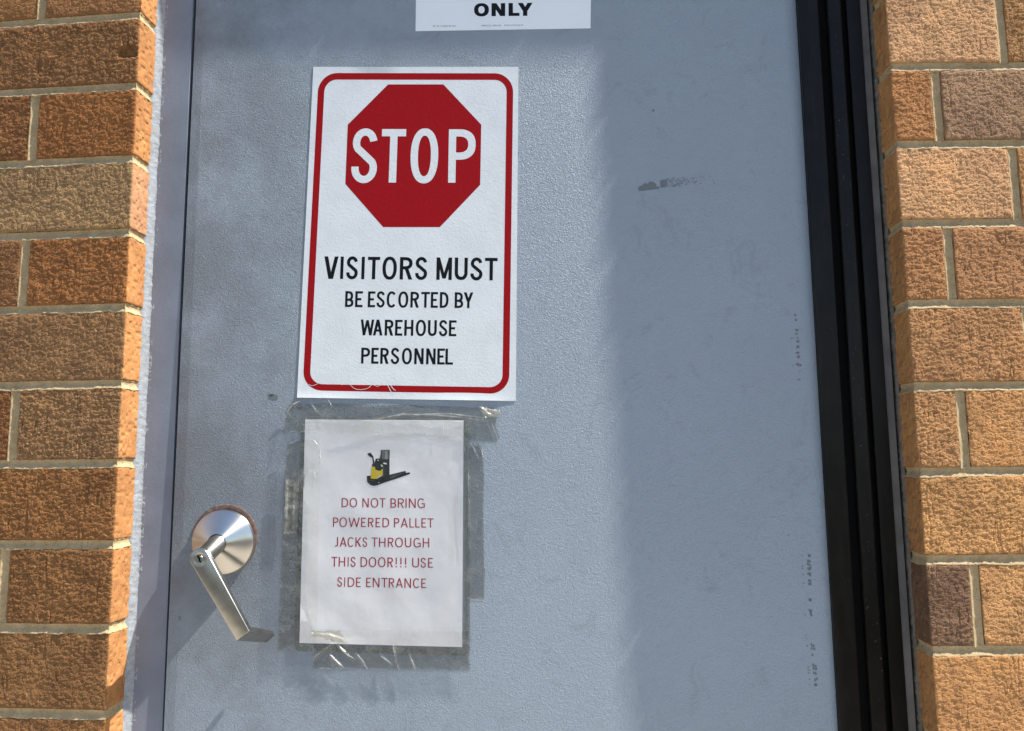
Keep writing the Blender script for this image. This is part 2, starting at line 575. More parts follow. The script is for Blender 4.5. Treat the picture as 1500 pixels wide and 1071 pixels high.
def make_brick(side, x0, x1, z0, z1, corner, res, tint, seed, dents=(), smooth_face=0.0):
    c, nr = plan_curve(side, x0, x1, corner, res)
    e = 0.0016
    zz = [(z0, 0.007), (z0, 0.0028), (z0 + 0.0002, e), (z0 + 0.0006, 0.0006), (z0 + e, 0.0001)]
    zz += [(z, 0.0) for z in np.linspace(z0 + 0.003, z1 - 0.003, max(3, int((z1 - z0) / res)))]
    zz += [(z1 - e, 0.0001), (z1 - 0.0006, 0.0006), (z1 - 0.0002, e), (z1, 0.0028), (z1, 0.007)]
    zz = np.array(zz)
    nu, nv = len(c), len(zz)
    rs = np.random.RandomState(seed)
    tl = rs.uniform(-0.010, 0.010, 2)                       # each brick is laid a little out of true
    xy = c[:, None, :] - nr[:, None, :] * zz[None, :, 1, None]
    P = np.concatenate([xy, np.broadcast_to(zz[None, :, 0, None], (nu, nv, 1))], -1).reshape(-1, 3)
    N = np.concatenate([np.broadcast_to(nr[:, None, :], (nu, nv, 2)), np.zeros((nu, nv, 1))], -1).reshape(-1, 3)
    face = np.clip(-N[:, 1], 0, 1)                          # 1 on the street face, 0 in the reveal
    P[:, 1] += face * ((P[:, 0] - (x0 + x1) / 2).clip(-.15, .15) * tl[0] * 0.6 + (P[:, 2] - (z0 + z1) / 2) * tl[1])
    Q = P + rs.uniform(0, 50, 3)
    hgt = 0.00032 * vn(Q, (55, 55, 55), 1)
    ret = 0.00010 * vn(Q, (90, 90, 90), 2)
    d = face * hgt * (1 - smooth_face) + (1 - face) * ret
    edge = np.minimum(np.minimum(P[:, 2] - z0, z1 - P[:, 2]), 0.01)
    edge = np.exp(-np.clip(edge, 0, 1) / 0.0025) + (np.exp(-np.minimum(np.abs(P[:, 0] - x0), np.abs(P[:, 0] - x1)) / 0.0025))
    d -= 0.0017 * np.clip(edge, 0, 1) * np.clip(0.12 + vn(Q, (190, 190, 190), 12), 0, 1.4)
    for (dx, dzz, rx, rz, dep) in dents:
        rr = np.sqrt(((P[:, 0] - dx) / rx) ** 2 + ((P[:, 2] - dzz) / rz) ** 2) + 0.25 * vn(Q, 180, 13)
        d -= face * dep * np.clip(1.3 - rr, 0, 0.5) * 2
    P = P + N * d[:, None]
    col = np.empty((len(P), 4))
    face_t = np.array(tint[0]) * ((1.00, 0.88, 0.67) if side == 'L' else (1.16, 1.10, 0.93)); ret_t = np.array(tint[1]) * (0.90, 0.87, 0.86)  # tint darker left, brighter right: the raking sun put into the colour
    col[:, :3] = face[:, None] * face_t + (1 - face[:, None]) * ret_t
    col[:, 3] = face * rs.uniform(0.75, 1.3)
    return P, grid_faces(nu, nv), col


def make_bed(side, x0, x1, zj, res, seed, deep=0.0032):
    """tooled concave bed joint running along the face and round into the reveal"""
    c, nr = plan_curve(side, x0, x1, True, res, ret=0.050)
    c = c + nr * -0.0003
    n = 15
    tt = np.linspace(-1, 1, n)
    nu = len(c)
    s = np.concatenate([[0], np.cumsum(np.linalg.norm(np.diff(c, axis=0), axis=1))])
    sp = np.stack([s, np.zeros(nu) + seed * 1.7, np.zeros(nu)], -1)
    wob_l = 0.0011 * vn(sp, 45, 21) + 0.0009 * vn(sp, 170, 22)
    wob_u = 0.0005 * vn(sp, 45, 23)
    half = np.where(tt[None, :] < 0, JT / 2 + 0.0020, JT / 2 + 0.0006)
    z = zj + tt[None, :] * half + np.where(tt[None, :] < 0, wob_l[:, None] * -tt[None, :], wob_u[:, None] * tt[None, :])
    dep = np.where(tt < 0, -0.0011 + (deep + 0.0012) * (1 - np.abs(tt) ** 1.15), 0.0006 + (deep - 0.0005) * (1 - np.abs(tt) ** 3))
    dep = np.broadcast_to(dep[None, :], (nu, n)).copy()
    dep[:, 0] += 0.003
    dep[:, -1] += 0.004
    xy = c[:, None, :] - nr[:, None, :] * dep[:, :, None]
    P = np.concatenate([xy, z[:, :, None]], -1).reshape(-1, 3)
    N = np.concatenate([np.broadcast_to(nr[:, None, :], (nu, n, 2)), np.zeros((nu, n, 1))], -1).reshape(-1, 3)
    d = 0.00055 * vn(P + seed, 230, 24) + 0.00035 * vn(P + seed, 600, 25) + 0.0006 * vn(P + seed, 60, 26)
    P = P + N * d[:, None]
    return P, grid_faces(nu, n)


def make_head(side, xj, z0, z1, res, seed, deep=0.0030):
    n = 13
    tt = np.linspace(-1, 1, n)
    zz = np.linspace(z0, z1, max(4, int((z1 - z0) / res)))
    half = JT / 2 + 0.0008
    X = xj + tt[:, None] * np.where(tt[:, None] < 0, half + 0.0012, half) + 0.0005 * np.array([vn1(z * 1.0 + seed, 60, 27) for z in zz])[None, :]
    Y = np.where(tt < 0, -0.0009 + (deep + 0.0010) * (1 - np.abs(tt) ** 1.2), 0.0006 + (deep - 0.0005) * (1 - np.abs(tt) ** 3))
    Y[0] += 0.003; Y[-1] += 0.003
    Y = Y[:, None] + np.zeros(len(zz))[None, :] + front_y(side, xj)
    P = np.stack([X, Y, np.broadcast_to(zz[None, :], X.shape)], -1).reshape(-1, 3)
    P[:, 1] -= 0.00035 * vn(P + seed, 230, 28) + 0.0003 * vn(P + seed, 70, 29)
    return P, grid_faces(n, len(zz))


class Heap:
    def __init__(self): self.P, self.F, self.T, self.n = [], [], [], 0

    def add(self, P, F, T=None):
        self.P.append(P); self.F.append(F + self.n); self.n += len(P)
        if T is not None: self.T.append(T)

    def build(self, name, mat, parent):
        return mesh_obj(name, np.concatenate(self.P), np.concatenate(self.F), mat, parent, True,
                        np.concatenate(self.T) if self.T else None)


# clay colours, left faces darkened and right ones brightened as lit, course by course (street face, smooth reveal end)
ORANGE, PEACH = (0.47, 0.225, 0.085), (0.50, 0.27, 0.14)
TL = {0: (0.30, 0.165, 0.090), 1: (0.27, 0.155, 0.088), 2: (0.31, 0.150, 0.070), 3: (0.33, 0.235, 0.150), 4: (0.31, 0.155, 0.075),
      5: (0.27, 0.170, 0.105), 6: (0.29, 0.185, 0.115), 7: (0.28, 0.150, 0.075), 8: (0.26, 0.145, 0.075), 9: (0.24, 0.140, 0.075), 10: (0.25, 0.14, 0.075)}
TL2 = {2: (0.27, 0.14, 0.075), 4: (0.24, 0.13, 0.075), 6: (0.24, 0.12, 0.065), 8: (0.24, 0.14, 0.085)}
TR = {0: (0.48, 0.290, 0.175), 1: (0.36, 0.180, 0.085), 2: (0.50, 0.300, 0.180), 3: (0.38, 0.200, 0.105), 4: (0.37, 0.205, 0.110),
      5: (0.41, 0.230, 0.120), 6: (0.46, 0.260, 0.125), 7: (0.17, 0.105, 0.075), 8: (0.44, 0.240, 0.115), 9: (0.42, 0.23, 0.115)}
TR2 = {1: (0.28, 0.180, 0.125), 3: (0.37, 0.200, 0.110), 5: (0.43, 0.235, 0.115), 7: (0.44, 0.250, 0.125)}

wall = thing('brick_wall', (0.5, 0.1, 0), 'tan and orange wire-cut brick wall with pale mortar around the grey door', 'wall')
SPAN = {'L': (-1.3, 0.0), 'R': (OPEN_W, OPEN_W + 1.3)}
for side in 'LR':
    J = JOINT_L if side == 'L' else JOINT_R
    bh, mh = Heap(), Heap()
    lo_x, hi_x = SPAN[side]
    for k in range(len(J) - 1):
        ztop, zbot = J[k], J[k + 1]
        course = k - OFF + 1 if side == 'L' else k - OFF        # course numbers as seen in the photograph
        z1, z0 = ztop - JT / 2, max(zbot + JT / 2, 0.0)
        if z1 < 0.02: continue
        near_ = -2 <= course <= 12
        L = 0.2950
        # edges of bricks along the course, measured from the opening outwards (joint centres)
        if side == 'L':
            first = 0.1500 if course % 2 == 0 else 0.3000
        else:
            first = 0.0575 if course % 2 == 1 else 0.1480
        cuts = [0.0, first]
        while cuts[-1] < 1.3: cuts.append(cuts[-1] + L + 0.006)
        for m in range(len(cuts) - 1):
            a, b_ = cuts[m], min(cuts[m + 1], 1.3)
            if b_ - a < 0.03: continue
            ga = 0.0 if m == 0 else JT / 2
            fine_ = near_ and a < 0.25
            res = 0.00075 if fine_ else 0.006
            seed = 1000 + (0 if side == 'L' else 500) + k * 11 + m
            rs = np.random.RandomState(seed)
            if side == 'L':
                x0, x1 = -b_ + JT / 2, -a - ga
                tab, tab2 = TL, TL2
            else:
                x0, x1 = OPEN_W + a + ga, OPEN_W + b_ - JT / 2
                tab, tab2 = TR, TR2
            base_t = (tab if m == 0 else tab2).get(course)
            if base_t is None:
                base_t = np.array((0.36, 0.20, 0.10)) * rs.uniform(0.75, 1.2)
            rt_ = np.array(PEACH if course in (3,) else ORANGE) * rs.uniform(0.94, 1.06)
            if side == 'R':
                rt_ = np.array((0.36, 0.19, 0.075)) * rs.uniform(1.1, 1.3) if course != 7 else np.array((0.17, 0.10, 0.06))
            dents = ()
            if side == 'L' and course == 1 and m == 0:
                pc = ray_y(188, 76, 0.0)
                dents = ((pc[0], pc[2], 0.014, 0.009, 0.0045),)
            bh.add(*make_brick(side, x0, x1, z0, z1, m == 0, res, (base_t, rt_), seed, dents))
            if m > 0 and near_ and a < 0.5:
                xj = -a if side == 'L' else OPEN_W + a
                mh.add(*make_head(side, xj, z0 - 0.002, z1 + 0.002, 0.0016 if a < 0.25 else 0.006, k * 3.1 + m))
        if near_:
            xa, xb = (-0.6, 0.0) if side == 'L' else (OPEN_W, OPEN_W + 0.6)
            mh.add(*make_bed(side, xa, xb, zbot, 0.0016, k * 2.3 + (0 if side == 'L' else 40)))
    bh.build('jamb_brickwork', M_BRICK, wall)
    # mortar body behind the bricks
    q = MB()
    if side == 'L': q.prism([(-1.3, front_y('L', -1.3) + 0.0075), (0 - 0.004, 0.0075), (-0.004, 0.20), (-1.3, 0.20)], 0.0, 3.05)
    else: q.prism([(OPEN_W + 0.004, 0.0075), (OPEN_W + 1.3, front_y('R', OPEN_W + 1.3) + 0.0075), (OPEN_W + 1.3, 0.20), (OPEN_W + 0.004, 0.20)], 0.0, 3.05)
    vv = np.array(q.v)
    # quads only for the heap
    F4 = np.array([f for f in q.f if len(f) == 4])
    mh.add(vv, F4)
    mh.build('mortar', M_MORTAR, wall)
# brickwork over the opening (above the picture; it shades the top of the door)
hh = Heap()
zz_ = HEAD_Z
row = 0
while zz_ < 3.0:
    x = 0.004 if row % 2 == 0 else -0.0
    cuts = [0.0] + [v for v in ([0.301, 0.602, 0.903] if row % 2 == 0 else [0.15, 0.451, 0.752])] + [OPEN_W]
    for a, b_ in zip(cuts[:-1], cuts[1:]):
        x0, x1 = a + JT / 2, b_ - JT / 2
        rs = np.random.RandomState(int(x0 * 1000) + row * 77)
        tn = np.array((0.36, 0.20, 0.10)) * rs.uniform(0.75, 1.2)
        q = MB()
        q.box(x0, x1, 0.0, 0.1, zz_ + (0.001 if row else 0.0), zz_ + 0.093)
        hh.add(np.array(q.v), np.array(q.f), np.tile(np.append(tn, 0), (8, 1)))
    zz_ += 0.1045
    row += 1
hb = hh.build('header_brickwork', M_BRICK, wall)
hb.data.polygons.foreach_set('use_smooth', np.zeros(len(hb.data.polygons), dtype=bool))
q = MB()
q.box(0.001, OPEN_W - 0.001, 0.006, 0.20, HEAD_Z + 0.002, 3.05)
q.build('header_mortar', M_MORTAR, wall)

# ------------------------------------------------------------------ door frame
frame = thing('door_frame', (0.5, 0.08, 0), 'blue-grey painted steel door frame between the bricks and the door', 'door frame')
FY = 0.0500
q = MB()
q.prism([(-0.003, FY - 0.0018), (0.0490, FY + 0.0002), (0.0490, FY + 0.048), (0.066, FY + 0.048), (0.066, 0.19), (-0.003, 0.19)][::-1], 0.004, 2.20)
q.build('jamb', M_FRAME, frame)
q = MB()
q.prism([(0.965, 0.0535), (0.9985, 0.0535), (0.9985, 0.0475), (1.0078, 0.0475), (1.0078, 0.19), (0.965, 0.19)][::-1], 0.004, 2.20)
q.build('jamb', simple('frame_paint_shade_toned', (0.17, 0.165, 0.16, 1), 0.55, 0, 0.3, 30, 0.35, 260, 0.0002), frame)  # darker neutral copy of the frame paint, with this jamb's shade in its colour
q = MB()
q.box(-0.003, 1.010, FY, 0.19, 2.2005, HEAD_Z - 0.001)
q.build('head', M_FRAME, frame)


def bead(name, prof, zs, mat, amp, seed, parent, zfade=None):
    """caulk bead: (x,y) profile swept up the joint with lumps"""
    prof = np.array(prof)
    nu = len(prof)
    P = np.zeros((nu, len(zs), 3))
    P[:, :, 0] = prof[:, 0][:, None]; P[:, :, 1] = prof[:, 1][:, None]; P[:, :, 2] = zs[None, :]
    P = P.reshape(-1, 3)
    tg_ = np.gradient(prof, axis=0); tg_ /= np.linalg.norm(tg_, axis=1)[:, None]
    nr = np.stack([tg_[:, 1], -tg_[:, 0]], -1)
    N = np.repeat(np.concatenate([nr, np.zeros((nu, 1))], -1), len(zs), 0)
    d = amp * (0.5 * vn(P + seed, 45, 31) + 0.6 * vn(P + seed, 170, 32) + 0.75 * vn(P + seed, 430, 33) - 2.2 * np.clip(vn(P + seed, 150, 34) - 0.55, 0, 1))
    P += N * d[:, None]
    return mesh_obj(name, P, grid_faces(nu, len(zs)), mat, parent, True)


zs = np.concatenate([np.arange(0.01, 0.62, 0.01), np.arange(0.62, 1.85, 0.0012), np.arange(1.85, 2.22, 0.01)])
bead('caulk_bead', [(-0.004, 0.0405), (-0.0012, 0.0412), (0.0006, 0.0425), (0.0022, 0.0440), (0.0040, 0.0456), (0.0060, 0.0471), (0.0074, 0.0481), (0.0088, 0.0488), (0.0102, 0.0489), (0.0116, 0.0488), (0.0130, 0.0494)],
     zs, M_CAULK, 0.0005, 3.0, frame)
bead('caulk_bead', [(1.0110, 0.0700), (1.0110, 0.0490), (1.0112, 0.0462), (1.0119, 0.0449), (1.0128, 0.0440), (1.0140, 0.0432)],
     zs, M_CAULK2, 0.0010, 9.0, frame)

# ------------------------------------------------------------------ door
door = thing('door', (0.484, 0.07, 0.01), 'grey painted steel door with embossed grain, lever handle and posted signs', 'door')
xs = np.linspace(DX0, DX1, 60)
zs = np.linspace(0.012, 2.192, 120)
X, Z = np.meshgrid(xs, zs, indexing='ij')
Y = door_y(X, Z)
ed = 0.0012
for i in (0, -1): Y[i, :] += ed
front = np.stack([X, Y, Z], -1).reshape(-1, 3)
back = np.array([(DX0, 0.094, 0.012), (DX0, 0.094, 2.192), (DX1, 0.094, 2.192), (DX1, 0.094, 0.012)])
F = [tuple(f) for f in grid_faces(60, 120)]
nb = len(front)
F += [tuple([j for j in range(119, -1, -1)] + [nb + 0, nb + 1]),
      tuple([59 * 120 + j for j in range(120)] + [nb + 2, nb + 3]),
      tuple([i * 120 for i in range(60)] + [nb + 3, nb + 0]),
      tuple([i * 120 + 119 for i in range(59, -1, -1)] + [nb + 1, nb + 2]), (nb + 3, nb + 2, nb + 1, nb)]
slab = mesh_obj('slab', np.concatenate([front, back]), F, M_DOOR, door)

# continuous hinge up the right edge
hinge = thing_h = None
q = MB()
q.box(0.9152, 0.9984, 0.0532, 0.0640, 0.012, 2.19)
hinge = q.build('continuous_hinge', M_BLACK, door)


def strip(name, x0, x1, y, ch, back_y=0.0529):
    q = MB()
    q.prism([(x0, back_y), (x0, y + ch), (x0 + ch * 0.3, y + ch * 0.3), (x0 + ch, y), (x1 - ch, y), (x1 - ch * 0.3, y + ch * 0.3), (x1, y + ch), (x1, back_y)][::-1], 0.012, 2.19)
    return q.build(name, M_BRONZE, hinge)


BASE[hinge.name] = BASE[door.name]
strip('door_leaf', 0.9153, 0.9420, 0.0452, 0.0010)
strip('gear_cover', 0.9537, 0.9730, 0.0440, 0.0022)
strip('frame_leaf', 0.9795, 0.9982, 0.0452, 0.0010)

# ---- lever lock: spun rose, hub, flat lever with a keyed cylinder, sagging a little
B0 = Vector(on_door(328.6, 793.3))
F0 = Vector(ray_y(292.2, 818.8, float(B0[1]) - 0.062))
NRM = Vector((0, -1, 0))


def frame_at(o_, axis):
    axis = Vector(axis).normalized()
    r_ = Vector((1, 0, 0)); r_ = (r_ - axis * r_.dot(axis)).normalized()
    u_ = axis.cross(r_).normalized()
    if u_.z < 0: u_ = -u_; r_ = -r_
    return axis, Matrix([[r_[i], u_[i], axis[i], o_[i]] for i in range(3)] + [[0, 0, 0, 1]])


SAG = (F0 - B0).normalized()
A_ROSE, LMR = frame_at(B0, NRM * 0.85 + SAG * 0.15)
APEX = B0 + A_ROSE * 0.0235
A, LM = frame_at(F0 - (NRM * 0.92 + SAG * 0.08).normalized() * 0.064, NRM * 0.92 + SAG * 0.08)


def lathe(prof, n=96):
    vs_, fs_ = [], []
    for h_, r_ in prof:
        for k in range(n):
            a = 2 * math.pi * k / n
            vs_.append((r_ * math.cos(a), r_ * math.sin(a), h_))
    for j in range(len(prof) - 1):
        for k in range(n):
            fs_.append((j * n + k, j * n + (k + 1) % n, (j + 1) * n + (k + 1) % n, (j + 1) * n + k))
    return vs_, fs_


def local_obj(name, vs_, fs_, mats, parent, smooth=True, angle=35, midx=None):
    me = bpy.data.meshes.new(name)
    me.from_pydata([tuple(v) for v in vs_], [], [tuple(f) for f in fs_])
    for m in (mats if isinstance(mats, list) else [mats]): me.materials.append(m)
    if midx is not None: me.polygons.foreach_set('material_index', midx)
    bm = bmesh.new(); bm.from_mesh(me)
    bmesh.ops.recalc_face_normals(bm, faces=bm.faces)
    for e in bm.edges:
        if len(e.link_faces) == 2 and e.calc_face_angle(0) > math.radians(angle): e.smooth = False
    bm.to_mesh(me); bm.free()
    if smooth: me.polygons.foreach_set('use_smooth', np.ones(len(me.polygons), dtype=bool))
    o = bpy.data.objects.new(name, me)
    C.objects.link(o)
    o.parent = parent
    o.matrix_local = LMR.inverted() @ LM if parent.name.startswith('lever_lock') else Matrix.Translation(-Vector(BASE[parent.name])) @ LMR
    BASE[o.name] = BASE[parent.name]
    return o


v_, f_ = lathe([(0.0006, 0.0415), (0.0010, 0.0424), (0.0055, 0.0424), (0.0066, 0.0421), (0.0074, 0.0412), (0.0110, 0.0350), (0.0160, 0.0260), (0.0205, 0.0182), (0.0228, 0.0146), (0.0236, 0.0128)], 128)
lock = local_obj('lever_lock', v_, f_, M_SPUN, door, angle=50)
lock['label'] = 'satin chrome lever lock with a spun conical rose'
# hub, running out obliquely from the cone to the sagging lever
AP, FE = LM.inverted() @ (APEX - A_ROSE * 0.0012), LM.inverted() @ (F0 - A * 0.0085)
v_, f_ = [], []
NH = 64
for k_, r_ in ((0.0, 0.0128), (0.03, 0.0122), (1.0, 0.0122)):
    c_ = AP.lerp(FE, k_)
    for k in range(NH):
        v_.append((c_.x + r_ * math.cos(2 * math.pi * k / NH), c_.y + r_ * math.sin(2 * math.pi * k / NH), c_.z))
for j in range(2):
    for k in range(NH): f_.append((j * NH + k, j * NH + (k + 1) % NH, (j + 1) * NH + (k + 1) % NH, (j + 1) * NH + k))
local_obj('hub', v_, f_, M_CHROME, lock)


def to_local(px, py, h_):
    """pixel to lock-local point on the plane at height h_ along the lock axis"""
    d = FW + RT * (px - 750) / FPX - UP * (py - 535.5) / FPX
    p0 = np.array(LM.translation) + np.array(A) * h_
    tt = np.dot(p0 - CAM, np.array(A)) / np.dot(d, np.array(A))
    P = Vector(CAM + tt * d)
    return LM.inverted() @ P


HF = 0.0640
cc = to_local(292.2, 818.8, HF)
pa, pb = to_local(365.0, 924.8, HF), to_local(346.5, 939.0, HF)
tr_, tl_ = to_local(303.8, 806.6, HF), to_local(281.6, 822.5, HF)
out = []
r0 = 0.0128
a0 = math.atan2(tr_.y - cc.y, tr_.x - cc.x)
a1 = math.atan2(tl_.y - cc.y, tl_.x - cc.x)
if a1 < a0: a1 += 2 * math.pi
for k in range(15):
    a = a0 + (a1 - a0) * k / 14
    out.append((cc.x + r0 * math.cos(a), cc.y + r0 * math.sin(a)))
out += [(pb.x, pb.y), (pa.x, pa.y)]
n = len(out)
cx_, cy_ = sum(p[0] for p in out) / n, sum(p[1] for p in out) / n


def inset(pts, d):
    res_ = []
    m = len(pts)
    for i in range(m):
        p0, p1, p2 = Vector(pts[i - 1]), Vector(pts[i]), Vector(pts[(i + 1) % m])
        e1, e2 = (p1 - p0).normalized(), (p2 - p1).normalized()
        n1, n2 = Vector((-e1.y, e1.x)), Vector((-e2.y, e2.x))
        b_ = (n1 + n2).normalized()
        res_.append(tuple(p1 + b_ * d / max(0.5, b_.dot(n1))))
    return res_


TH = 0.0085
rings = [(HF - TH, 0.0), (HF - 0.0010, 0.0), (HF - 0.0003, 0.0004), (HF, 0.0011)]
vs_, fs_ = [], []
for h_, ins in rings:
    for x, y in inset(out, ins): vs_.append((x, y, h_))
for j in range(3):
    for k in range(n): fs_.append((j * n + k, j * n + (k + 1) % n, (j + 1) * n + (k + 1) % n, (j + 1) * n + k))
fs_ += [tuple(range(n))[::-1], tuple(range(3 * n, 4 * n))]
# the return, bent back towards the door
ax = Vector(((cc.x - (pa.x + pb.x) / 2), (cc.y - (pa.y + pb.y) / 2))).normalized()
inv = LM.inverted()
TA, TB = inv @ Vector(on_door(402.5, 929.8, 0.010)), inv @ Vector(on_door(391.0, 941.0, 0.010))
PA3, PB3 = Vector((pa.x, pa.y, HF - 0.0004)), Vector((pb.x, pb.y, HF - 0.0004))
ax3 = Vector((ax.x, ax.y, 0))
m0 = len(vs_)
for k_, thk in ((0.0, 0.0080), (0.5, 0.0068), (1.0, 0.0052)):
    a_, b_ = PA3.lerp(TA, k_), PB3.lerp(TB, k_)
    if k_ == 0.0:
        sh = (PA3 - PB3).normalized() * 0.0005
        a_, b_ = a_ - sh, b_ + sh
    vs_ += [tuple(b_), tuple(a_), tuple(a_ + ax3 * thk), tuple(b_ + ax3 * thk)]
for j in range(2):
    for k in range(4): fs_.append((m0 + j * 4 + k, m0 + j * 4 + (k + 1) % 4, m0 + (j + 1) * 4 + (k + 1) % 4, m0 + (j + 1) * 4 + k))
fs_ += [(m0, m0 + 1, m0 + 2, m0 + 3), (m0 + 8, m0 + 9, m0 + 10, m0 + 11)]
local_obj('lever', vs_, fs_, M_CHROME, lock, angle=28)
# keyed cylinder; its keyway is a flat patch painted the slot's dark
kc = to_local(291.9, 818.9, HF + 0.0006)
v_, f_ = lathe([(HF - 0.001, 0.0092), (HF + 0.0001, 0.0092), (HF + 0.0003, 0.0089), (HF + 0.0003, 0.0080), (HF + 0.0001, 0.0077), (HF + 0.0001, 0.0044), (HF + 0.0004, 0.0042), (HF + 0.0004, 0.0001)], 40)
v_ = [(x + kc.x, y + kc.y, z) for x, y, z in v_]
mi = [0] * len(f_)
ku = [(-0.0034, 0.0040), (-0.0008, 0.0044), (0.0002, 0.0018), (0.0016, 0.0008), (0.0012, -0.0012), (0.0026, -0.0034), (0.0016, -0.0048), (-0.0004, -0.0026), (-0.0012, 0.0002), (-0.0024, 0.0014)]
b0 = len(v_)
v_ += [(x + kc.x, y + kc.y, HF + 0.0006) for x, y in ku]
f_.append(tuple(range(b0, b0 + len(ku)))); mi.append(1)
local_obj('lock_cylinder', v_, f_, [M_CHROME, M_BLACK], lock, midx=mi)
# rusty trim ring left showing round the sagging rose
rc = on_door(329.3, 788.5)
q = MB()
n = 96
vs_, fs_ = [], []
for rr, yy in ((0.036, 0.0002), (0.0440, 0.0013), (0.0449, 0.0009), (0.0452, -0.0004)):
    for k in range(n):
        a = 2 * math.pi * k / n
        x, z = rc[0] + rr * math.cos(a), rc[2] + rr * math.sin(a)
        vs_.append((x, door_y(x, z) - yy, z))
for j in range(3):
    for k in range(n): fs_.append((j * n + k, (j * n + (k + 1) % n), (j + 1) * n + (k + 1) % n, (j + 1) * n + k))
local_obj('trim_ring', [LM.inverted() @ Vector(v) for v in vs_], fs_, M_RUST, lock)

# ------------------------------------------------------------------ lettering
def rect(x0, y0, x1, y1): return [(x0, y0), (x1, y0), (x1, y1), (x0, y1)]


def dia(x0, y0, x1, y1, hw): return [(x0, y0), (x0 + hw, y0), (x1 + hw, y1), (x1, y1)]


def ring(cx, cy, rx, ry, tx, ty, a0, a1, n=28, e=2.25):
    out_ = []
    pts = []
    for k in range(n + 1):
        a = math.radians(a0 + (a1 - a0) * k / n)
        ca, sa = math.cos(a), math.sin(a)
        sx = math.copysign(abs(ca) ** (2 / e), ca); sy = math.copysign(abs(sa) ** (2 / e), sa)
        pts.append(((cx + rx * sx, cy + ry * sy), (cx + (rx - tx) * sx, cy + (ry - ty) * sy)))
    for (o0, i0), (o1, i1) in zip(pts[:-1], pts[1:]): out_.append([o0, o1, i1, i0])
    return out_


def ribbon(pts, t_):
    P = [Vector(p) for p in pts]
    L_, R_ = [], []
    for i, p in enumerate(P):
        a = P[max(0, i - 1)]; b = P[min(len(P) - 1, i + 1)]
        d = (b - a).normalized(); nn = Vector((-d.y, d.x)) * t_ / 2
        L_.append(p + nn); R_.append(p - nn)
    return [[tuple(L_[i]), tuple(R_[i]), tuple(R_[i + 1]), tuple(L_[i + 1])] for i in range(len(P) - 1)]


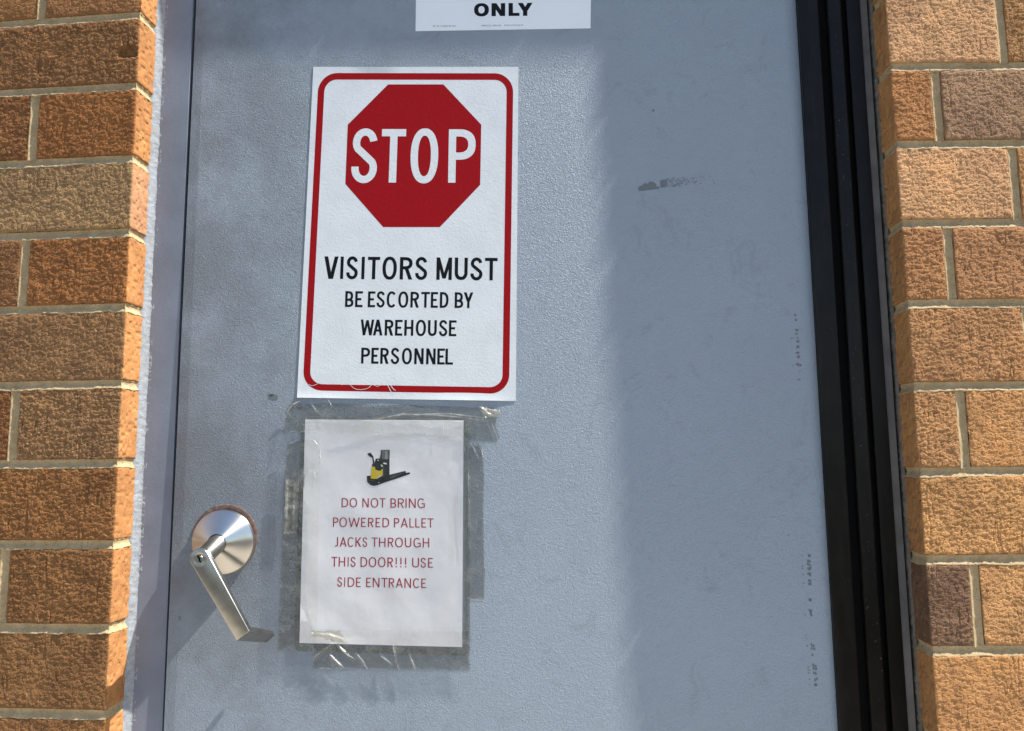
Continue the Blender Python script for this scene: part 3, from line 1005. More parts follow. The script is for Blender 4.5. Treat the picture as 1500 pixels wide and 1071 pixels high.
def glyph(ch, w, t, th=None):
    """polygons of one capital, height 1, width w, stem t, crossbar th"""
    h = th or t * 0.92
    s0 = rect(0, 0, t, 1)
    if ch == 'I': return [rect(0, 0, w, 1)]
    if ch == 'T': return [rect(0, 1 - h, w, 1), rect(w / 2 - t / 2, 0, w / 2 + t / 2, 1)]
    if ch == 'L': return [s0, rect(0, 0, w, h)]
    if ch == 'E': return [s0, rect(0, 0, w, h), rect(0, 1 - h, w, 1), rect(0, .5 - h / 2, w * .82, .5 + h / 2)]
    if ch == 'H': return [s0, rect(w - t, 0, w, 1), rect(0, .5 - h / 2, w, .5 + h / 2)]
    if ch == 'N': return [s0, rect(w - t, 0, w, 1), dia(0, 1, w - t * 1.12, 0, t * 1.12)]
    if ch == 'M': return [s0, rect(w - t, 0, w, 1), dia(0, 1, w / 2 - t * .5, 0.06, t), dia(w - t, 1, w / 2 - t * .5, 0.06, t)]
    if ch == 'V':
        k = t * 1.12
        return [dia(0, 1, w / 2 - k * .62, 0, k), dia(w - k, 1, w / 2 - k * .38, 0, k)]
    if ch == 'W':
        k = t * 1.0
        b1, b2, mx = w * .26, w * .74, w / 2
        return [dia(0, 1, b1 - k / 2, 0, k), dia(mx - k / 2, .96, b1 - k / 2, 0, k), dia(mx - k / 2, .96, b2 - k / 2, 0, k), dia(w - k, 1, b2 - k / 2, 0, k)]
    if ch == 'A':
        k = t * 1.08
        return [dia(0, 0, w / 2 - k / 2, 1, k), dia(w - k, 0, w / 2 - k / 2, 1, k), rect(w * .2, .24, w * .8, .24 + h)]
    if ch == 'Y':
        k = t * 1.15
        return [dia(0, 1, w / 2 - k / 2, .40, k), dia(w - k, 1, w / 2 - k / 2, .40, k), rect(w / 2 - t / 2, 0, w / 2 + t / 2, .44)]
    if ch == 'K':
        k = t * 1.3
        return [s0, dia(w - k, 1, t * .4, .42, k), dia(w - k, 0, w * .22, .58, k)]
    if ch == 'U':
        ry = min(.34, w * .62)
        return [rect(0, ry, t, 1), rect(w - t, ry, w, 1)] + ring(w / 2, ry, w / 2, ry, t, h * 1.05, 180, 360)
    if ch == 'J':
        return [rect(w - t, .2, w, 1)] + ribbon([(w - t / 2, .22), (w - t * .62, .12), (w - t * 1.3, .065), (0, .055)], t * .95)
    if ch == 'O': return ring(w / 2, .5, w / 2, .515, t, h, 0, 360, 48)
    if ch == 'C': return ring(w / 2 * 1.04, .5, w / 2 * 1.04, .515, t, h, 42, 318, 40)
    if ch == 'G':
        return ring(w / 2, .5, w / 2, .515, t, h, 42, 300, 40) + [rect(w - t, .06, w, .5), rect(w * .56, .5 - h, w, .5)] + \
               ribbon([(w * .70, .03 + h * .42), (w - t * .4, .03 + h * 1.0)], h)
    if ch == 'D':
        rx = min(w * .72, .5)
        return [s0, rect(0, 0, w - rx, h), rect(0, 1 - h, w - rx, 1)] + ring(w - rx, .5, rx, .5, t, h, -90, 90, 28, 2.5)
    if ch in 'PRB':
        lo = .46 if ch == 'B' else (.43 if ch == 'P' else .45)
        lo -= h / 2 if ch == 'B' else 0
        ry = (1 - lo) / 2
        ww = w * (.94 if ch == 'B' else 1)
        rx = min(ww * .62, ry * 1.25)
        g = [s0, rect(0, 1 - h, ww - rx, 1), rect(0, lo, ww - rx, lo + h)] + ring(ww - rx, lo + ry, rx, ry, t, h, -90, 90, 24, 2.4)
        if ch == 'R': g.append(dia(w * .36, lo + h * .5, w - t * 1.1, 0, t * 1.12))
        if ch == 'B':
            top = lo + h; ry2 = top / 2; rx2 = min(w * .62, ry2 * 1.25)
            g += [rect(0, 0, w - rx2, h)] + ring(w - rx2, ry2, rx2, ry2, t, h, -90, 90, 24, 2.4)
        return g
    if ch == 'S':
        rx = w / 2 - t / 2
        r1, r2 = .255 - h / 2 + .012, .268 - h / 2 + .012
        c1, c2 = 1.012 - h / 2 - r1, -.012 + h / 2 + r2
        pts = []
        for k in range(17):
            a = math.radians(8 + (212 - 8) * k / 16)
            pts.append((w / 2 + rx * .94 * math.cos(a), c1 + r1 * math.sin(a)))
        for k in range(17):
            a = math.radians(32 - (32 + 188) * k / 16)
            pts.append((w / 2 + rx * math.cos(a), c2 + r2 * math.sin(a)))
        return ribbon(pts, (t + h) / 2)
    if ch == '!': return [rect(0, .30, w, 1), rect(0, 0, w, .14)]
    if ch == '.': return [rect(0, 0, w, .16)]
    if ch == '-': return [rect(0, .4, w, .56)]
    return []


def union2d(polys):
    vs_, fs_ = [], []
    for p in polys:
        a = sum(p[i][0] * p[(i + 1) % len(p)][1] - p[(i + 1) % len(p)][0] * p[i][1] for i in range(len(p)))
        if abs(a) < 1e-9: continue
        p = p if a > 0 else p[::-1]
        fs_.append(list(range(len(vs_), len(vs_) + len(p))))
        vs_ += [Vector(v) for v in p]
    r = delaunay_2d_cdt(vs_, [], fs_, 1, 1e-5)
    return [tuple(v) for v in r[0]], [tuple(f) for f, o_ in zip(r[2], r[5]) if o_]


def line_text(lines, lift, t, th=None, name='lettering', mat=None, parent=None, smax=None):
    """lines: list of (quad px TL TR BR BL of the line, [(char, x_left px, x_right px)]) -> one mesh"""
    mb_ = MB()
    for q_, chars in lines:
        tl, tr, br, bl = [np.array(c_, float) for c_ in q_]
        hpx = np.linalg.norm((bl + br) / 2 - (tl + tr) / 2)
        for ch, xl, xr in chars:
            # slant of the line's uprights at this letter
            u = ((xl + xr) / 2 - tl[0]) / (tr[0] - tl[0])
            sl = (1 - u) * (bl[0] - tl[0]) + u * (br[0] - tr[0])       # x shift from top to bottom
            wpx = (xr - xl) - (abs(sl) if ch not in 'VAWY' else 0)
            w = wpx / hpx
            x_top = xl + max(0, -sl) if ch not in 'VAWY' else xl - sl / 2
            vs_, fs_ = union2d(glyph(ch, w, min(t, w) if ch not in 'I!.' else w, th))
            P = []
            for x, y in vs_:
                px = x_top + x * hpx + (1 - y) * sl
                uu = (px - tl[0]) / (tr[0] - tl[0])
                yt = tl[1] + uu * (tr[1] - tl[1]); yb = bl[1] + uu * (br[1] - bl[1])
                py = yt + (1 - y) * (yb - yt)
                P.append(on_door(px, py, lift(px, py) if callable(lift) else lift))
            mb_.add(P, fs_)
    o = mb_.build(name, mat, parent)
    return o


def cropline(ox, oy, s, yl, yr, xs_, chars, sl_l=0.0, sl_r=0.0):
    """letters measured on an enlargement: origin, scale, (top,bottom) at both ends, [(ch,x0,x1)]"""
    f = lambda x, y: (ox + x / s, oy + y / s)
    a, b = xs_
    q_ = (f(a, yl[0]), f(b, yr[0]), f(b + sl_r * (yr[1] - yr[0]), yr[1]), f(a + sl_l * (yl[1] - yl[0]), yl[1]))
    return q_, [(c_, ox + x0 / s, ox + x1 / s) for c_, x0, x1 in chars]


# ------------------------------------------------------------------ sheets
def inv_quad(q_, px, py):
    u = v = 0.5
    tl, tr, br, bl = [np.array(c_, float) for c_ in q_]
    for _ in range(4):
        r_ = quad_px(q_, u, v) - np.array([px, py])
        du = (1 - v) * (tr - tl) + v * (br - bl); dv = (1 - u) * (bl - tl) + u * (br - tr)
        det = du[0] * dv[1] - du[1] * dv[0]
        u -= (r_[0] * dv[1] - r_[1] * dv[0]) / det; v -= (du[0] * r_[1] - du[1] * r_[0]) / det
    return u, v


def sheet(name, q_, lift_fn, mat, parent, nu=60, nv=80, thick=0.0008, edge_fn=None):
    """rectangular sheet over the door between four photo corners; lift_fn(u,v) raises it"""
    P = []
    for i in range(nu):
        for j in range(nv):
            u, v = i / (nu - 1), j / (nv - 1)
            uu, vv_ = edge_fn(u, v) if edge_fn else (u, v)
            x, y = quad_px(q_, uu, vv_)
            P.append(on_door(x, y, lift_fn(u, v)))
    F_ = [tuple(f)[::-1] for f in grid_faces(nu, nv)]
    if thick:
        n0 = len(P)
        rim = [i * nv for i in range(nu)] + [(nu - 1) * nv + j for j in range(1, nv)] + [i * nv + nv - 1 for i in range(nu - 2, -1, -1)] + [j for j in range(nv - 2, 0, -1)]
        m = len(rim)
        P += [P[k] for k in rim] + [P[k] + np.array([0, thick, 0]) for k in rim]
        F_ += [(n0 + k, n0 + (k + 1) % m, n0 + m + (k + 1) % m, n0 + m + k) for k in range(m)]
    return mesh_obj(name, P, F_, mat, parent, True)


# ---- STOP sign
SQ = ((459, 98), (759.5, 98), (755.5, 587.5), (435, 582.5))
b_ = on_door(447, 583, 0.001)
stop = thing('stop_sign', tuple(b_), 'white sign with a red STOP octagon, red border and visitor rules, taped to the door', 'sign')
SL = 0.0005


def stop_lift(u, v):
    l_ = SL
    e = max(0, (v - 0.972) / 0.028)
    l_ += 0.0011 * e * e * (0.55 + 0.45 * math.sin(u * 9 + 1.0)) * (1 if u < 0.9 else max(0, (1 - u) / 0.1))
    e2 = max(0, (0.026 - u) / 0.026)
    l_ += 0.0003 * e2 * e2 * max(0, v - 0.35)
    e3 = max(0, (0.02 - v) / 0.02)
    l_ += 0.0010 * e3 * max(0, math.sin((u - 0.18) / 0.27 * math.pi)) * (1 if 0.18 < u < 0.45 else 0)
    return l_


def sgrid(n, fine0, fine1):
    return None


sheet('sheet', SQ, stop_lift, M_SIGN, stop, 110, 150, 0.0003)
IL = SL + 0.00006


def px_poly(parts, lift, name, mat, parent, mats_idx=None, mats=None):
    mb_ = MB()
    for k, poly in enumerate(parts):
        mb_.add([on_door(x, y, lift) for x, y in poly], [tuple(range(len(poly)))], 0)
    return mb_.build(name, mat, parent)


# border: rounded frame
BQ = ((467, 107), (752, 107.5), (745.7, 577.3), (443.2, 572))


def rounded(q_, wpx, hpx, ins, rad, n=12):
    w, h_ = wpx - 2 * ins, hpx - 2 * ins
    r = rad
    pts = []
    for cx, cy, a0 in ((w - r, r, -90), (w - r, h_ - r, 0), (r, h_ - r, 90), (r, r, 180)):
        for k in range(n + 1):
            a = math.radians(a0 + 90 * k / n)
            pts.append((ins + cx + r * math.cos(a), ins + cy + r * math.sin(a)))
    # straight runs subdivided so the border follows the sheet
    res_ = []
    for p0, p1 in zip(pts, pts[1:] + pts[:1]):
        m = max(1, int(math.dist(p0, p1) / 12))
        for k in range(m): res_.append((p0[0] + (p1[0] - p0[0]) * k / m, p0[1] + (p1[1] - p0[1]) * k / m))
    return [tuple(quad_px(q_, x / wpx, y / hpx)) for x, y in res_]


def loop_band(a, b, lift, name, mat, parent):
    n_ = min(len(a), len(b))
    P = [on_door(x, y, lift) for x, y in a[:n_]] + [on_door(x, y, lift) for x, y in b[:n_]]
    F_ = [(i, (i + 1) % n_, n_ + (i + 1) % n_, n_ + i) for i in range(n_)]
    return mesh_obj(name, P, F_, mat, parent)


def rounded_pair(q_, w, h_, band, rad):
    n = 12
    A_, B_ = [], []
    for (cx, cy, a0) in ((w - rad, rad, -90), (w - rad, h_ - rad, 0), (rad, h_ - rad, 90), (rad, rad, 180)):
        for k in range(n + 1):
            a = math.radians(a0 + 90 * k / n)
            A_.append((cx + rad * math.cos(a), cy + rad * math.sin(a)))
            B_.append((cx + (rad - band) * math.cos(a), cy + (rad - band) * math.sin(a)))
    A2, B2 = [], []
    for i in range(len(A_)):
        j = (i + 1) % len(A_)
        m = max(1, int(math.dist(A_[i], A_[j]) / 12))
        for k in range(m):
            A2.append((A_[i][0] + (A_[j][0] - A_[i][0]) * k / m, A_[i][1] + (A_[j][1] - A_[i][1]) * k / m))
            B2.append((B_[i][0] + (B_[j][0] - B_[i][0]) * k / m, B_[i][1] + (B_[j][1] - B_[i][1]) * k / m))
    return [tuple(quad_px(q_, x / w, y / h_)) for x, y in A2], [tuple(quad_px(q_, x / w, y / h_)) for x, y in B2]


ra, rb = rounded_pair(BQ, 292, 468, 9.6, 28)
loop_band(ra, rb, IL, 'printed_border', M_RED, stop)
octo = px_poly([[(568.5, 123.7), (649.5, 123.7), (705, 182.7), (703.4, 270.8), (644.3, 332.8), (561.2, 332.8), (505.8, 269.5), (509.4, 182.7)]], IL, 'octagon', M_RED, stop)
BASE[octo.name] = BASE[stop.name]
line_text([cropline(420, 80, 3.825, (417, 717), (419, 718), (372, 1060), [('S', 358, 515), ('T', 524, 670), ('O', 690, 853), ('P', 904, 1060)], -0.046, -0.013)],
          IL + 0.00006, 0.138, 0.135, 'lettering', M_WHITEINK, octo)
sa, sb = -0.040, -0.012
line_text([
    cropline(470, 370, 10.714, (60, 412), (85, 437), (50, 1393 + 1390 - 0) if False else (50, 2775), [('V', 50, 272), ('I', 300, 362), ('S', 395, 590), ('I', 632, 693), ('T', 730, 932), ('O', 962, 1198), ('R', 1235, 1442),
        ('S', 1393 + 85, 1393 + 282), ('M', 1393 + 418, 1393 + 668), ('U', 1393 + 705, 1393 + 915), ('S', 1393 + 952, 1393 + 1148), ('T', 1393 + 1180, 1393 + 1382)], sa, sb)],
    IL, 0.150, 0.142, 'lettering', M_INK, stop)
line_text([
    cropline(470, 370, 10.714, (605, 855), (626, 873), (378, 2391), [('B', 378, 518), ('E', 535, 662), ('E', 735, 858), ('S', 872, 1008), ('C', 1030, 1186), ('O', 1212, 1376),
        ('R', 1403, 1543), ('T', 1571, 1713), ('E', 1723, 1841), ('D', 1865, 2007), ('B', 2098, 2238), ('Y', 2241, 2391)], -0.034, -0.020)],
    IL, 0.152, 0.142, 'lettering', M_INK, stop)
line_text([
    cropline(520, 460, 9.375, (75, 293), (88, 306), (78, 1396), [('W', 78, 262), ('A', 248, 380), ('R', 406, 530), ('E', 548, 655), ('H', 675, 805), ('O', 833, 978), ('U', 1000, 1126), ('S', 1152, 1272), ('E', 1288, 1396)], -0.03, -0.02)],
    IL, 0.156, 0.142, 'lettering', M_INK, stop)
line_text([
    cropline(520, 460, 9.375, (462, 681), (477, 696), (82, 1350), [('P', 82, 210), ('E', 222, 328), ('R', 345, 466), ('S', 490, 612), ('O', 642, 785), ('N', 812, 946), ('N', 975, 1110), ('E', 1128, 1236), ('L', 1240, 1350)], -0.03, -0.02)],
    IL, 0.156, 0.142, 'lettering', M_INK, stop)

mb_ = MB()
zp = lambda pts: [(430 + x / 8.82, 560 + y / 8.82) for x, y in pts]
for pts, w_ in (([(200, 30), (235, 44), (270, 40), (312, 18)], 1.0), ([(590, 22), (630, 34), (660, 24)], .7), ([(732, 34), (775, 74), (815, 92), (870, 96), (940, 86), (985, 62), (1012, 26)], 1.1),
                ([(1010, 30), (1040, 8)], .9), ([(1040, 36), (1085, 58), (1125, 36)], .7), ([(1212, 26), (1240, 84), (1262, 130), (1296, 168)], 1.5), ([(1255, 36), (1290, 84), (1322, 108)], 1.0), ([(1236, 10), (1266, 66), (1300, 104)], .6)):
    mb_ = MB()
    for poly in ribbon(zp(pts), w_ * 0.6): mb_.add([on_door(x, y, IL + 0.0001) for x, y in poly], [(0, 1, 2, 3)])
    mb_.build('scratch', M_WHITEINK, stop)

# ---- ONLY sign (its lower end hangs into the picture)
OQ = ((610.5, -95), (867, -99), (865, 41.5), (608.7, 45.6))
b_ = on_door(737, 44, 0.001)
only = thing('door_sign', tuple(b_), 'plain white sign reading ONLY in heavy black letters at the top of the door', 'sign')
sheet('sheet', OQ, lambda u, v: 0.0004, M_PLAINSIGN, only, 12, 12, 0.0003)
line_text([cropline(680, 0, 12.5, (64, 300), (52, 290), (180, 1252), [('O', 180, 452), ('N', 500, 750), ('L', 812, 1012), ('Y', 980, 1252)], 0, 0)],
          0.00046, 0.335, 0.235, 'lettering', M_INKFLAT, only)


def spread(text, x0, x1, wide=1.0):
    wd = {'I': .35, 'W': 1.3, 'M': 1.2, '.': .35, ' ': .6, '-': .6}
    tot = sum(wd.get(c_, 1.0) * 1.0 for c_ in text)
    x, r = x0, []
    for c_ in text:
        w = wd.get(c_, 1.0) * (x1 - x0) / tot
        if c_ != ' ': r.append((c_, x + w * .1, x + w * .9))
        x += w
    return r


line_text([cropline(590, 0, 5.0, (186, 197), (185, 196), (220, 388), spread('SAFELY MADE IN USA', 220, 388))], 0.00046, 0.16, 0.14, 'fine_print', M_TINY, only)
line_text([cropline(590, 0, 5.0, (183, 193), (180, 190), (576, 884), spread('WWW.ACCUFORM.COM', 576, 720) + spread('REORDER', 742, 884))], 0.00046, 0.16, 0.14, 'fine_print', M_TINY, only)

# ---- paper notice in its plastic sleeve
b_ = on_door(560, 950, 0.001)
notice = thing('paper_notice', tuple(b_), 'letter-size paper notice about powered pallet jacks in a clear plastic sleeve below the STOP sign', 'notice')
PQ = ((447, 614.6), (679, 615.8), (677, 948), (438.6, 942))
PL = 0.0005
rng = np.random.RandomState(4)


def paper_lift(u, v):
    p = np.array([[u * 0.216, v * 0.28, 0.3]])
    fold = max(0.0, ((0.0 - u) * 0.216 * 0.62 + (v - 0.745) * 0.28 * 0.78))       # creased bottom left corner
    fold = min(fold, 0.03) * 0.055
    edge = 0.0
    return PL + 0.0002 + 0.00085 * float(vn(p, 26, 41)[0]) + 0.00010 * float(vn(p, 70, 42)[0]) + 0.0004 + fold + edge


sheet('paper', PQ, paper_lift, M_PAPER, notice, 70, 90, 0.0001)
TLIFT = lambda px, py: paper_lift(*inv_quad(PQ, px, py)) + 0.00013
n1 = [cropline(480, 720, 9.375, (91, 215), (97, 228), (190, 1335), [('D', 190, 283), ('O', 300, 405), ('N', 475, 565), ('O', 590, 695), ('T', 712, 795), ('B', 862, 942), ('R', 963, 1047), ('I', 1069, 1085), ('N', 1115, 1210), ('G', 1232, 1335)], -0.02, 0.005),
      cropline(480, 720, 9.375, (357, 487), (370, 497), (72, 1455), [('P', 72, 148), ('O', 160, 265), ('W', 285, 440), ('E', 458, 525), ('R', 553, 630), ('E', 657, 722), ('D', 752, 845), ('P', 910, 985), ('A', 1003, 1102), ('L', 1122, 1185), ('L', 1203, 1262), ('E', 1287, 1352), ('T', 1370, 1455)], -0.02, 0.005),
      cropline(480, 720, 9.375, (628, 757), (640, 770), (102, 1395), [('J', 102, 145), ('A', 165, 262), ('C', 272, 360), ('K', 380, 462), ('S', 478, 545), ('T', 600, 690), ('H', 705, 795), ('R', 825, 905), ('O', 925, 1033), ('U', 1060, 1150), ('G', 1178, 1278), ('H', 1305, 1395)], -0.02, 0.005),
      cropline(480, 780, 9.375, (335, 468), (352, 485), (50, 1445), [('T', 50, 135), ('H', 150, 242), ('I', 273, 289), ('S', 312, 385), ('D', 450, 545), ('O', 562, 668), ('O', 690, 795), ('R', 820, 897), ('!', 934, 950), ('!', 998, 1014), ('!', 1063, 1079), ('U', 1160, 1255), ('S', 1275, 1350), ('E', 1378, 1445)], -0.02, 0.005),
      cropline(480, 780, 9.375, (615, 745), (635, 765), (130, 1352), [('S', 130, 200), ('I', 226, 242), ('D', 273, 368), ('E', 388, 455), ('E', 527, 593), ('N', 618, 712), ('T', 735, 825), ('R', 838, 915), ('A', 935, 1033), ('N', 1053, 1145), ('C', 1172, 1262), ('E', 1285, 1352)], -0.02, 0.005)]
for l_ in n1:
    line_text([l_], TLIFT, 0.122, 0.105, 'lettering', M_MAROON, notice)

# printed picture of a pallet jack
pc = lambda pts: [(520 + x / 11.9, 640 + y / 11.9) for x, y in pts]
mbp = MB()
LAY = [
    (0, 0, [(575, 668), (868, 596), (888, 606), (886, 628), (952, 620), (962, 634), (955, 648), (700, 738), (590, 772), (540, 785)]),
    (0, 0, [(204, 684), (272, 676), (380, 735), (480, 675), (600, 655), (604, 768), (480, 808), (400, 842), (330, 856), (270, 842), (212, 790)]),
    (0, 0, [(474, 392), (602, 380), (602, 690), (478, 700)]),
    (1, 0, [(446, 240), (458, 229), (598, 226), (607, 238), (603, 398), (446, 404)]),
    (0, 0, [(330, 500), (345, 440), (362, 382), (430, 376), (446, 300), (478, 396), (482, 560), (440, 596), (380, 592), (350, 575)]),
    (0, 0, [(214, 296), (262, 274), (284, 292), (322, 342), (318, 372), (300, 366), (240, 334)]),
    (0, 0, [(296, 352), (322, 358), (338, 440), (336, 510), (310, 512), (312, 440)]),
    (0, 0, [(296, 480), (340, 470), (352, 520), (300, 522)]),
    (2, 1, [(290, 520), (346, 522), (356, 572), (404, 586), (404, 690), (396, 724), (338, 734), (290, 728), (272, 716)]),
    (2, 1, [(412, 590), (446, 592), (474, 558), (488, 570), (486, 662), (402, 692)]),
    (3, 2, [(482, 458), (512, 450), (552, 458), (548, 482), (512, 474)]),
    (3, 2, [(446, 486), (468, 484), (484, 508), (476, 530), (462, 512)]),
    (4, 2, [(522, 240), (530, 240), (530, 388), (522, 388)]), (4, 2, [(545, 240), (552, 240), (552, 390), (545, 390)]),
    (4, 2, [(568, 240), (574, 240), (574, 386), (568, 386)]), (4, 2, [(488, 244), (492, 244), (490, 390), (486, 390)]),
    (1, 2, [(610, 690), (860, 612), (880, 618), (700, 700), (612, 730)]), (1, 2, [(280, 756), (430, 740), (428, 752), (284, 768)]),
    (1, 2, [(484, 560), (498, 420), (510, 420), (508, 700), (482, 700)]),
    (4, 2, [(402, 796), (430, 790), (430, 802), (404, 806)]), (4, 2, [(388, 404), (414, 398), (418, 416), (394, 420)]),
]
for m, lay, poly in LAY:
    vs_, fs_ = union2d([pc(poly)]) if False else (pc(poly), None)
    tri = delaunay_2d_cdt([Vector(p) for p in vs_], [], [list(range(len(vs_)))], 1, 1e-4)
    mbp.add([on_door(x, y, TLIFT(x, y) + 0.00010 + 0.00004 * lay) for x, y in tri[0]], [tuple(f) for f in tri[2]], m)
mbp.build('printed_picture', [M_INKFLAT, M_GREYPRINT, M_YELLOW, M_WHITEPRINT, simple('pale_grey_print', (0.58, 0.59, 0.60, 1), 0.6)], notice)

VQ = ((441, 608.5), (688, 611.5), (688.5, 961), (430.5, 954))


def sleeve_lift(u, v):
    p = np.array([[u * 0.216, v * 0.28, 0.7]])
    e = min(u, 1 - u, v, 1 - v)
    return paper_lift(u, v) + 0.0006 - 0.0014 * max(0, 1 - e / 0.03)
    return PL + 0.0021 + 0.00035 * float(vn(p, 22, 43)[0]) + 0.00012 * float(vn(p, 70, 44)[0]) - 0.0018 * max(0, 1 - e / 0.03) + min(0.0017, max(0.0, (0.0 - u) * 0.216 * 0.62 + (v - 0.745) * 0.28 * 0.78) * 0.055)


M_SEAM = film('sleeve_seam', (0.80, 0.80, 0.77, 1), 0.05, 0.4, 4.0, 0.25, 60, 0.0004, 0.34, (0.34, 0.345, 0.32, 1))
sa_, sb_ = rounded_pair(VQ, 247, 348, 8.0, 9)
loop_band(sa_, sb_, 0.00045, 'seam', M_SEAM, notice)
sheet('sleeve', VQ, sleeve_lift, M_SLEEVE, notice, 80, 100, 0.0)

# ------------------------------------------------------------------ tape strips
M_GLINT = film('crease_glint_film', (0.9, 0.9, 0.88, 1), 0.06, 0.5, 3.0, 0.25, 200, 0.0004, 0.75, (0.70, 0.70, 0.66, 1))  # whitish film standing in for sun glints on the creases


def tape_glint(pts, w, hgt, lift, parent):
    """tape crease with its sun glint put into a whitish colour: a narrow tent that tapers at both ends"""
    P = []
    n_ = 26
    L_ = [math.dist(a, b) for a, b in zip(pts[:-1], pts[1:])]
    for i in range(n_):
        s_ = i / (n_ - 1) * sum(L_)
        k = 0
        while k < len(L_) - 1 and s_ > L_[k]:
            s_ -= L_[k]; k += 1
        tt = min(1, s_ / L_[k])
        a, b = pts[k], pts[k + 1]
        x, y = a[0] + (b[0] - a[0]) * tt, a[1] + (b[1] - a[1]) * tt
        nx, ny = -(b[1] - a[1]) / L_[k], (b[0] - a[0]) / L_[k]
        q_ = math.sin(math.pi * (0.04 + 0.92 * i / (n_ - 1))) ** 0.6 * (0.75 + 0.35 * vn1(i * 0.35 + pts[0][0], 1, 61))
        j = 0.5 * vn1(i * 0.3 + pts[0][1], 1, 62)
        for c_, hh_ in ((-1, 0), (-0.25, 1), (0.25, 0.9), (1, 0)):
            P.append(on_door(x + nx * (c_ * w * q_ + j), y + ny * (c_ * w * q_ + j), lift + hgt * hh_ * q_))
    mesh_obj('fold', P, [tuple(f) for f in grid_faces(n_, 4)], M_GLINT, parent, True)


TAPES = 'clear tape strips holding the paper notice'


def seg_d(x, y, a):
    x0, y0, x1, y1 = a[:4]
    dx, dy = x1 - x0, y1 - y0
    L2 = dx * dx + dy * dy
    tt = max(0, min(1, ((x - x0) * dx + (y - y0) * dy) / L2))
    return math.hypot(x - x0 - tt * dx, y - y0 - tt * dy), tt


def tape(label, q_, lift, ridges=(), mat=None, nu=60, nv=30, seed=0, rag=(0, 0, 0, 0), name='tape_strip', wav=0.00025, group=TAPES, glue=False):
    """rag: raggedness in px of the left, right, top and bottom ends; ridges: (x0,y0,x1,y1,half width px,height m)"""
    P = []
    for i in range(nu):
        for j in range(nv):
            u, v = i / (nu - 1), j / (nv - 1)
            x, y = quad_px(q_, u, v)
            x += rag[0] * max(0, 1 - u * 6) * vn1(v + seed, 7, 51) + rag[1] * max(0, 1 - (1 - u) * 6) * vn1(v + seed, 7, 52)
            y += rag[2] * max(0, 1 - v * 4) * vn1(u + seed, 9, 53) + rag[3] * max(0, 1 - (1 - v) * 4) * vn1(u + seed, 9, 54)
            p = np.array([[x * 0.001, y * 0.001, seed]])
            l_ = lift + wav * float(vn(p, 60, 55)[0]) + wav * 0.5 * float(vn(p, 160, 56)[0])
            for rd in ridges:
                d, tt = seg_d(x, y, rd)
                if d < rd[4]: l_ += 1.5 * rd[5] * (0.5 + 0.5 * math.cos(math.pi * d / rd[4])) * (0.35 + 0.65 * math.sin(math.pi * min(1, max(0, tt * .9 + .05))))
            e_ = min(u * math.dist(q_[0], q_[1]), (1 - u) * math.dist(q_[0], q_[1]), v * math.dist(q_[0], q_[3]), (1 - v) * math.dist(q_[0], q_[3]))
            l_ += 0.0005 * max(0, 1 - e_ / 2.0)
            P.append(on_door(x, y, l_))
    b0 = P[len(P) // 2]
    F_ = [tuple(f)[::-1] for f in grid_faces(nu, nv)]
    o = mesh_obj(name, P, F_, mat or M_TAPE, None, True, base=b0)
    if glue:                                                  # adhesive that darkens the paint it wets
        PG = []
        for i in range(40):
            for j in range(40):
                u, v = i / 39, j / 39
                x, y = quad_px(q_, u, v)
                x += rag[0] * max(0, 1 - u * 6) * vn1(v + seed, 7, 51) + rag[1] * max(0, 1 - (1 - u) * 6) * vn1(v + seed, 7, 52) + 0.5 * vn1(v + seed, 30, 63)
                y += rag[2] * max(0, 1 - v * 4) * vn1(u + seed, 9, 53) + rag[3] * max(0, 1 - (1 - v) * 4) * vn1(u + seed, 9, 54) + 0.5 * vn1(u + seed, 30, 64)
                PG.append(on_door(x, y, 0.00025))
        mesh_obj('adhesive_layer', PG, [tuple(f)[::-1] for f in grid_faces(40, 40)], M_GLUE, o, True)
    return tag(o, label, 'tape', group)


T0 = PL + 0.0029
tp_top = tape('wide crumpled clear tape strip across the top edge of the paper notice', ((424, 590), (722, 597), (730, 647), (415, 633)), T0,
     [(500, 624, 590, 607, 4, 0.0010), (590, 607, 718, 613, 3.5, 0.0012), (612, 611, 720, 617, 3, 0.0010), (440, 594, 462, 606, 4, 0.0008), (452, 592, 470, 610, 3, 0.0007), (704, 600, 724, 646, 4, 0.0014), (646, 620, 632, 646, 3, 0.0006), (425, 640, 434, 606, 6, 0.0012)],
     nu=200, nv=60, seed=1, rag=(6, 5, 2, 2), glue=True)
tape('crumpled yellowish tape end curling off the top right corner of the paper notice', ((696, 593), (735, 602), (726, 614), (712, 610)), T0 + 0.0009,
     [(698, 594, 722, 612, 5, 0.0022), (712, 600, 732, 603, 4, 0.0018)], M_OLDTAPE, 30, 20, 2, (3, 6, 2, 3))
tp_lf = tape('long clear tape strip down the left edge of the paper notice', ((421, 652), (469, 643), (464, 941), (407, 952)), T0 + 0.0004,
     [(466, 648, 471, 676, 3, 0.0012), (449, 652, 452, 710, 5, 0.0010), (436, 650, 432, 690, 3, 0.0006), (412, 935, 428, 940, 3, 0.0006)], nu=30, nv=110, seed=3, rag=(1.5, 2, 4, 4), glue=True)
tp_rt = tape('narrow clear tape strip down the right edge of the paper notice', ((685, 650), (708, 652), (709.5, 880), (684, 878)), T0 - 0.0004,
     [(690, 652, 702, 676, 3, 0.0010), (704, 652, 707.5, 672, 3, 0.0012), (687, 700, 687, 860, 2, 0.0005)], nu=24, nv=90, seed=4, rag=(1, 1, 3, 1), glue=True)
tape('short clear tape piece on the right margin of the paper notice', ((656, 728), (687, 727), (688, 827), (656, 829)), T0 + 0.0003,
     [(686, 728, 687, 826, 2.2, 0.0007)], M_CLEAN, nu=24, nv=40, seed=5, rag=(.5, .5, .5, .5))
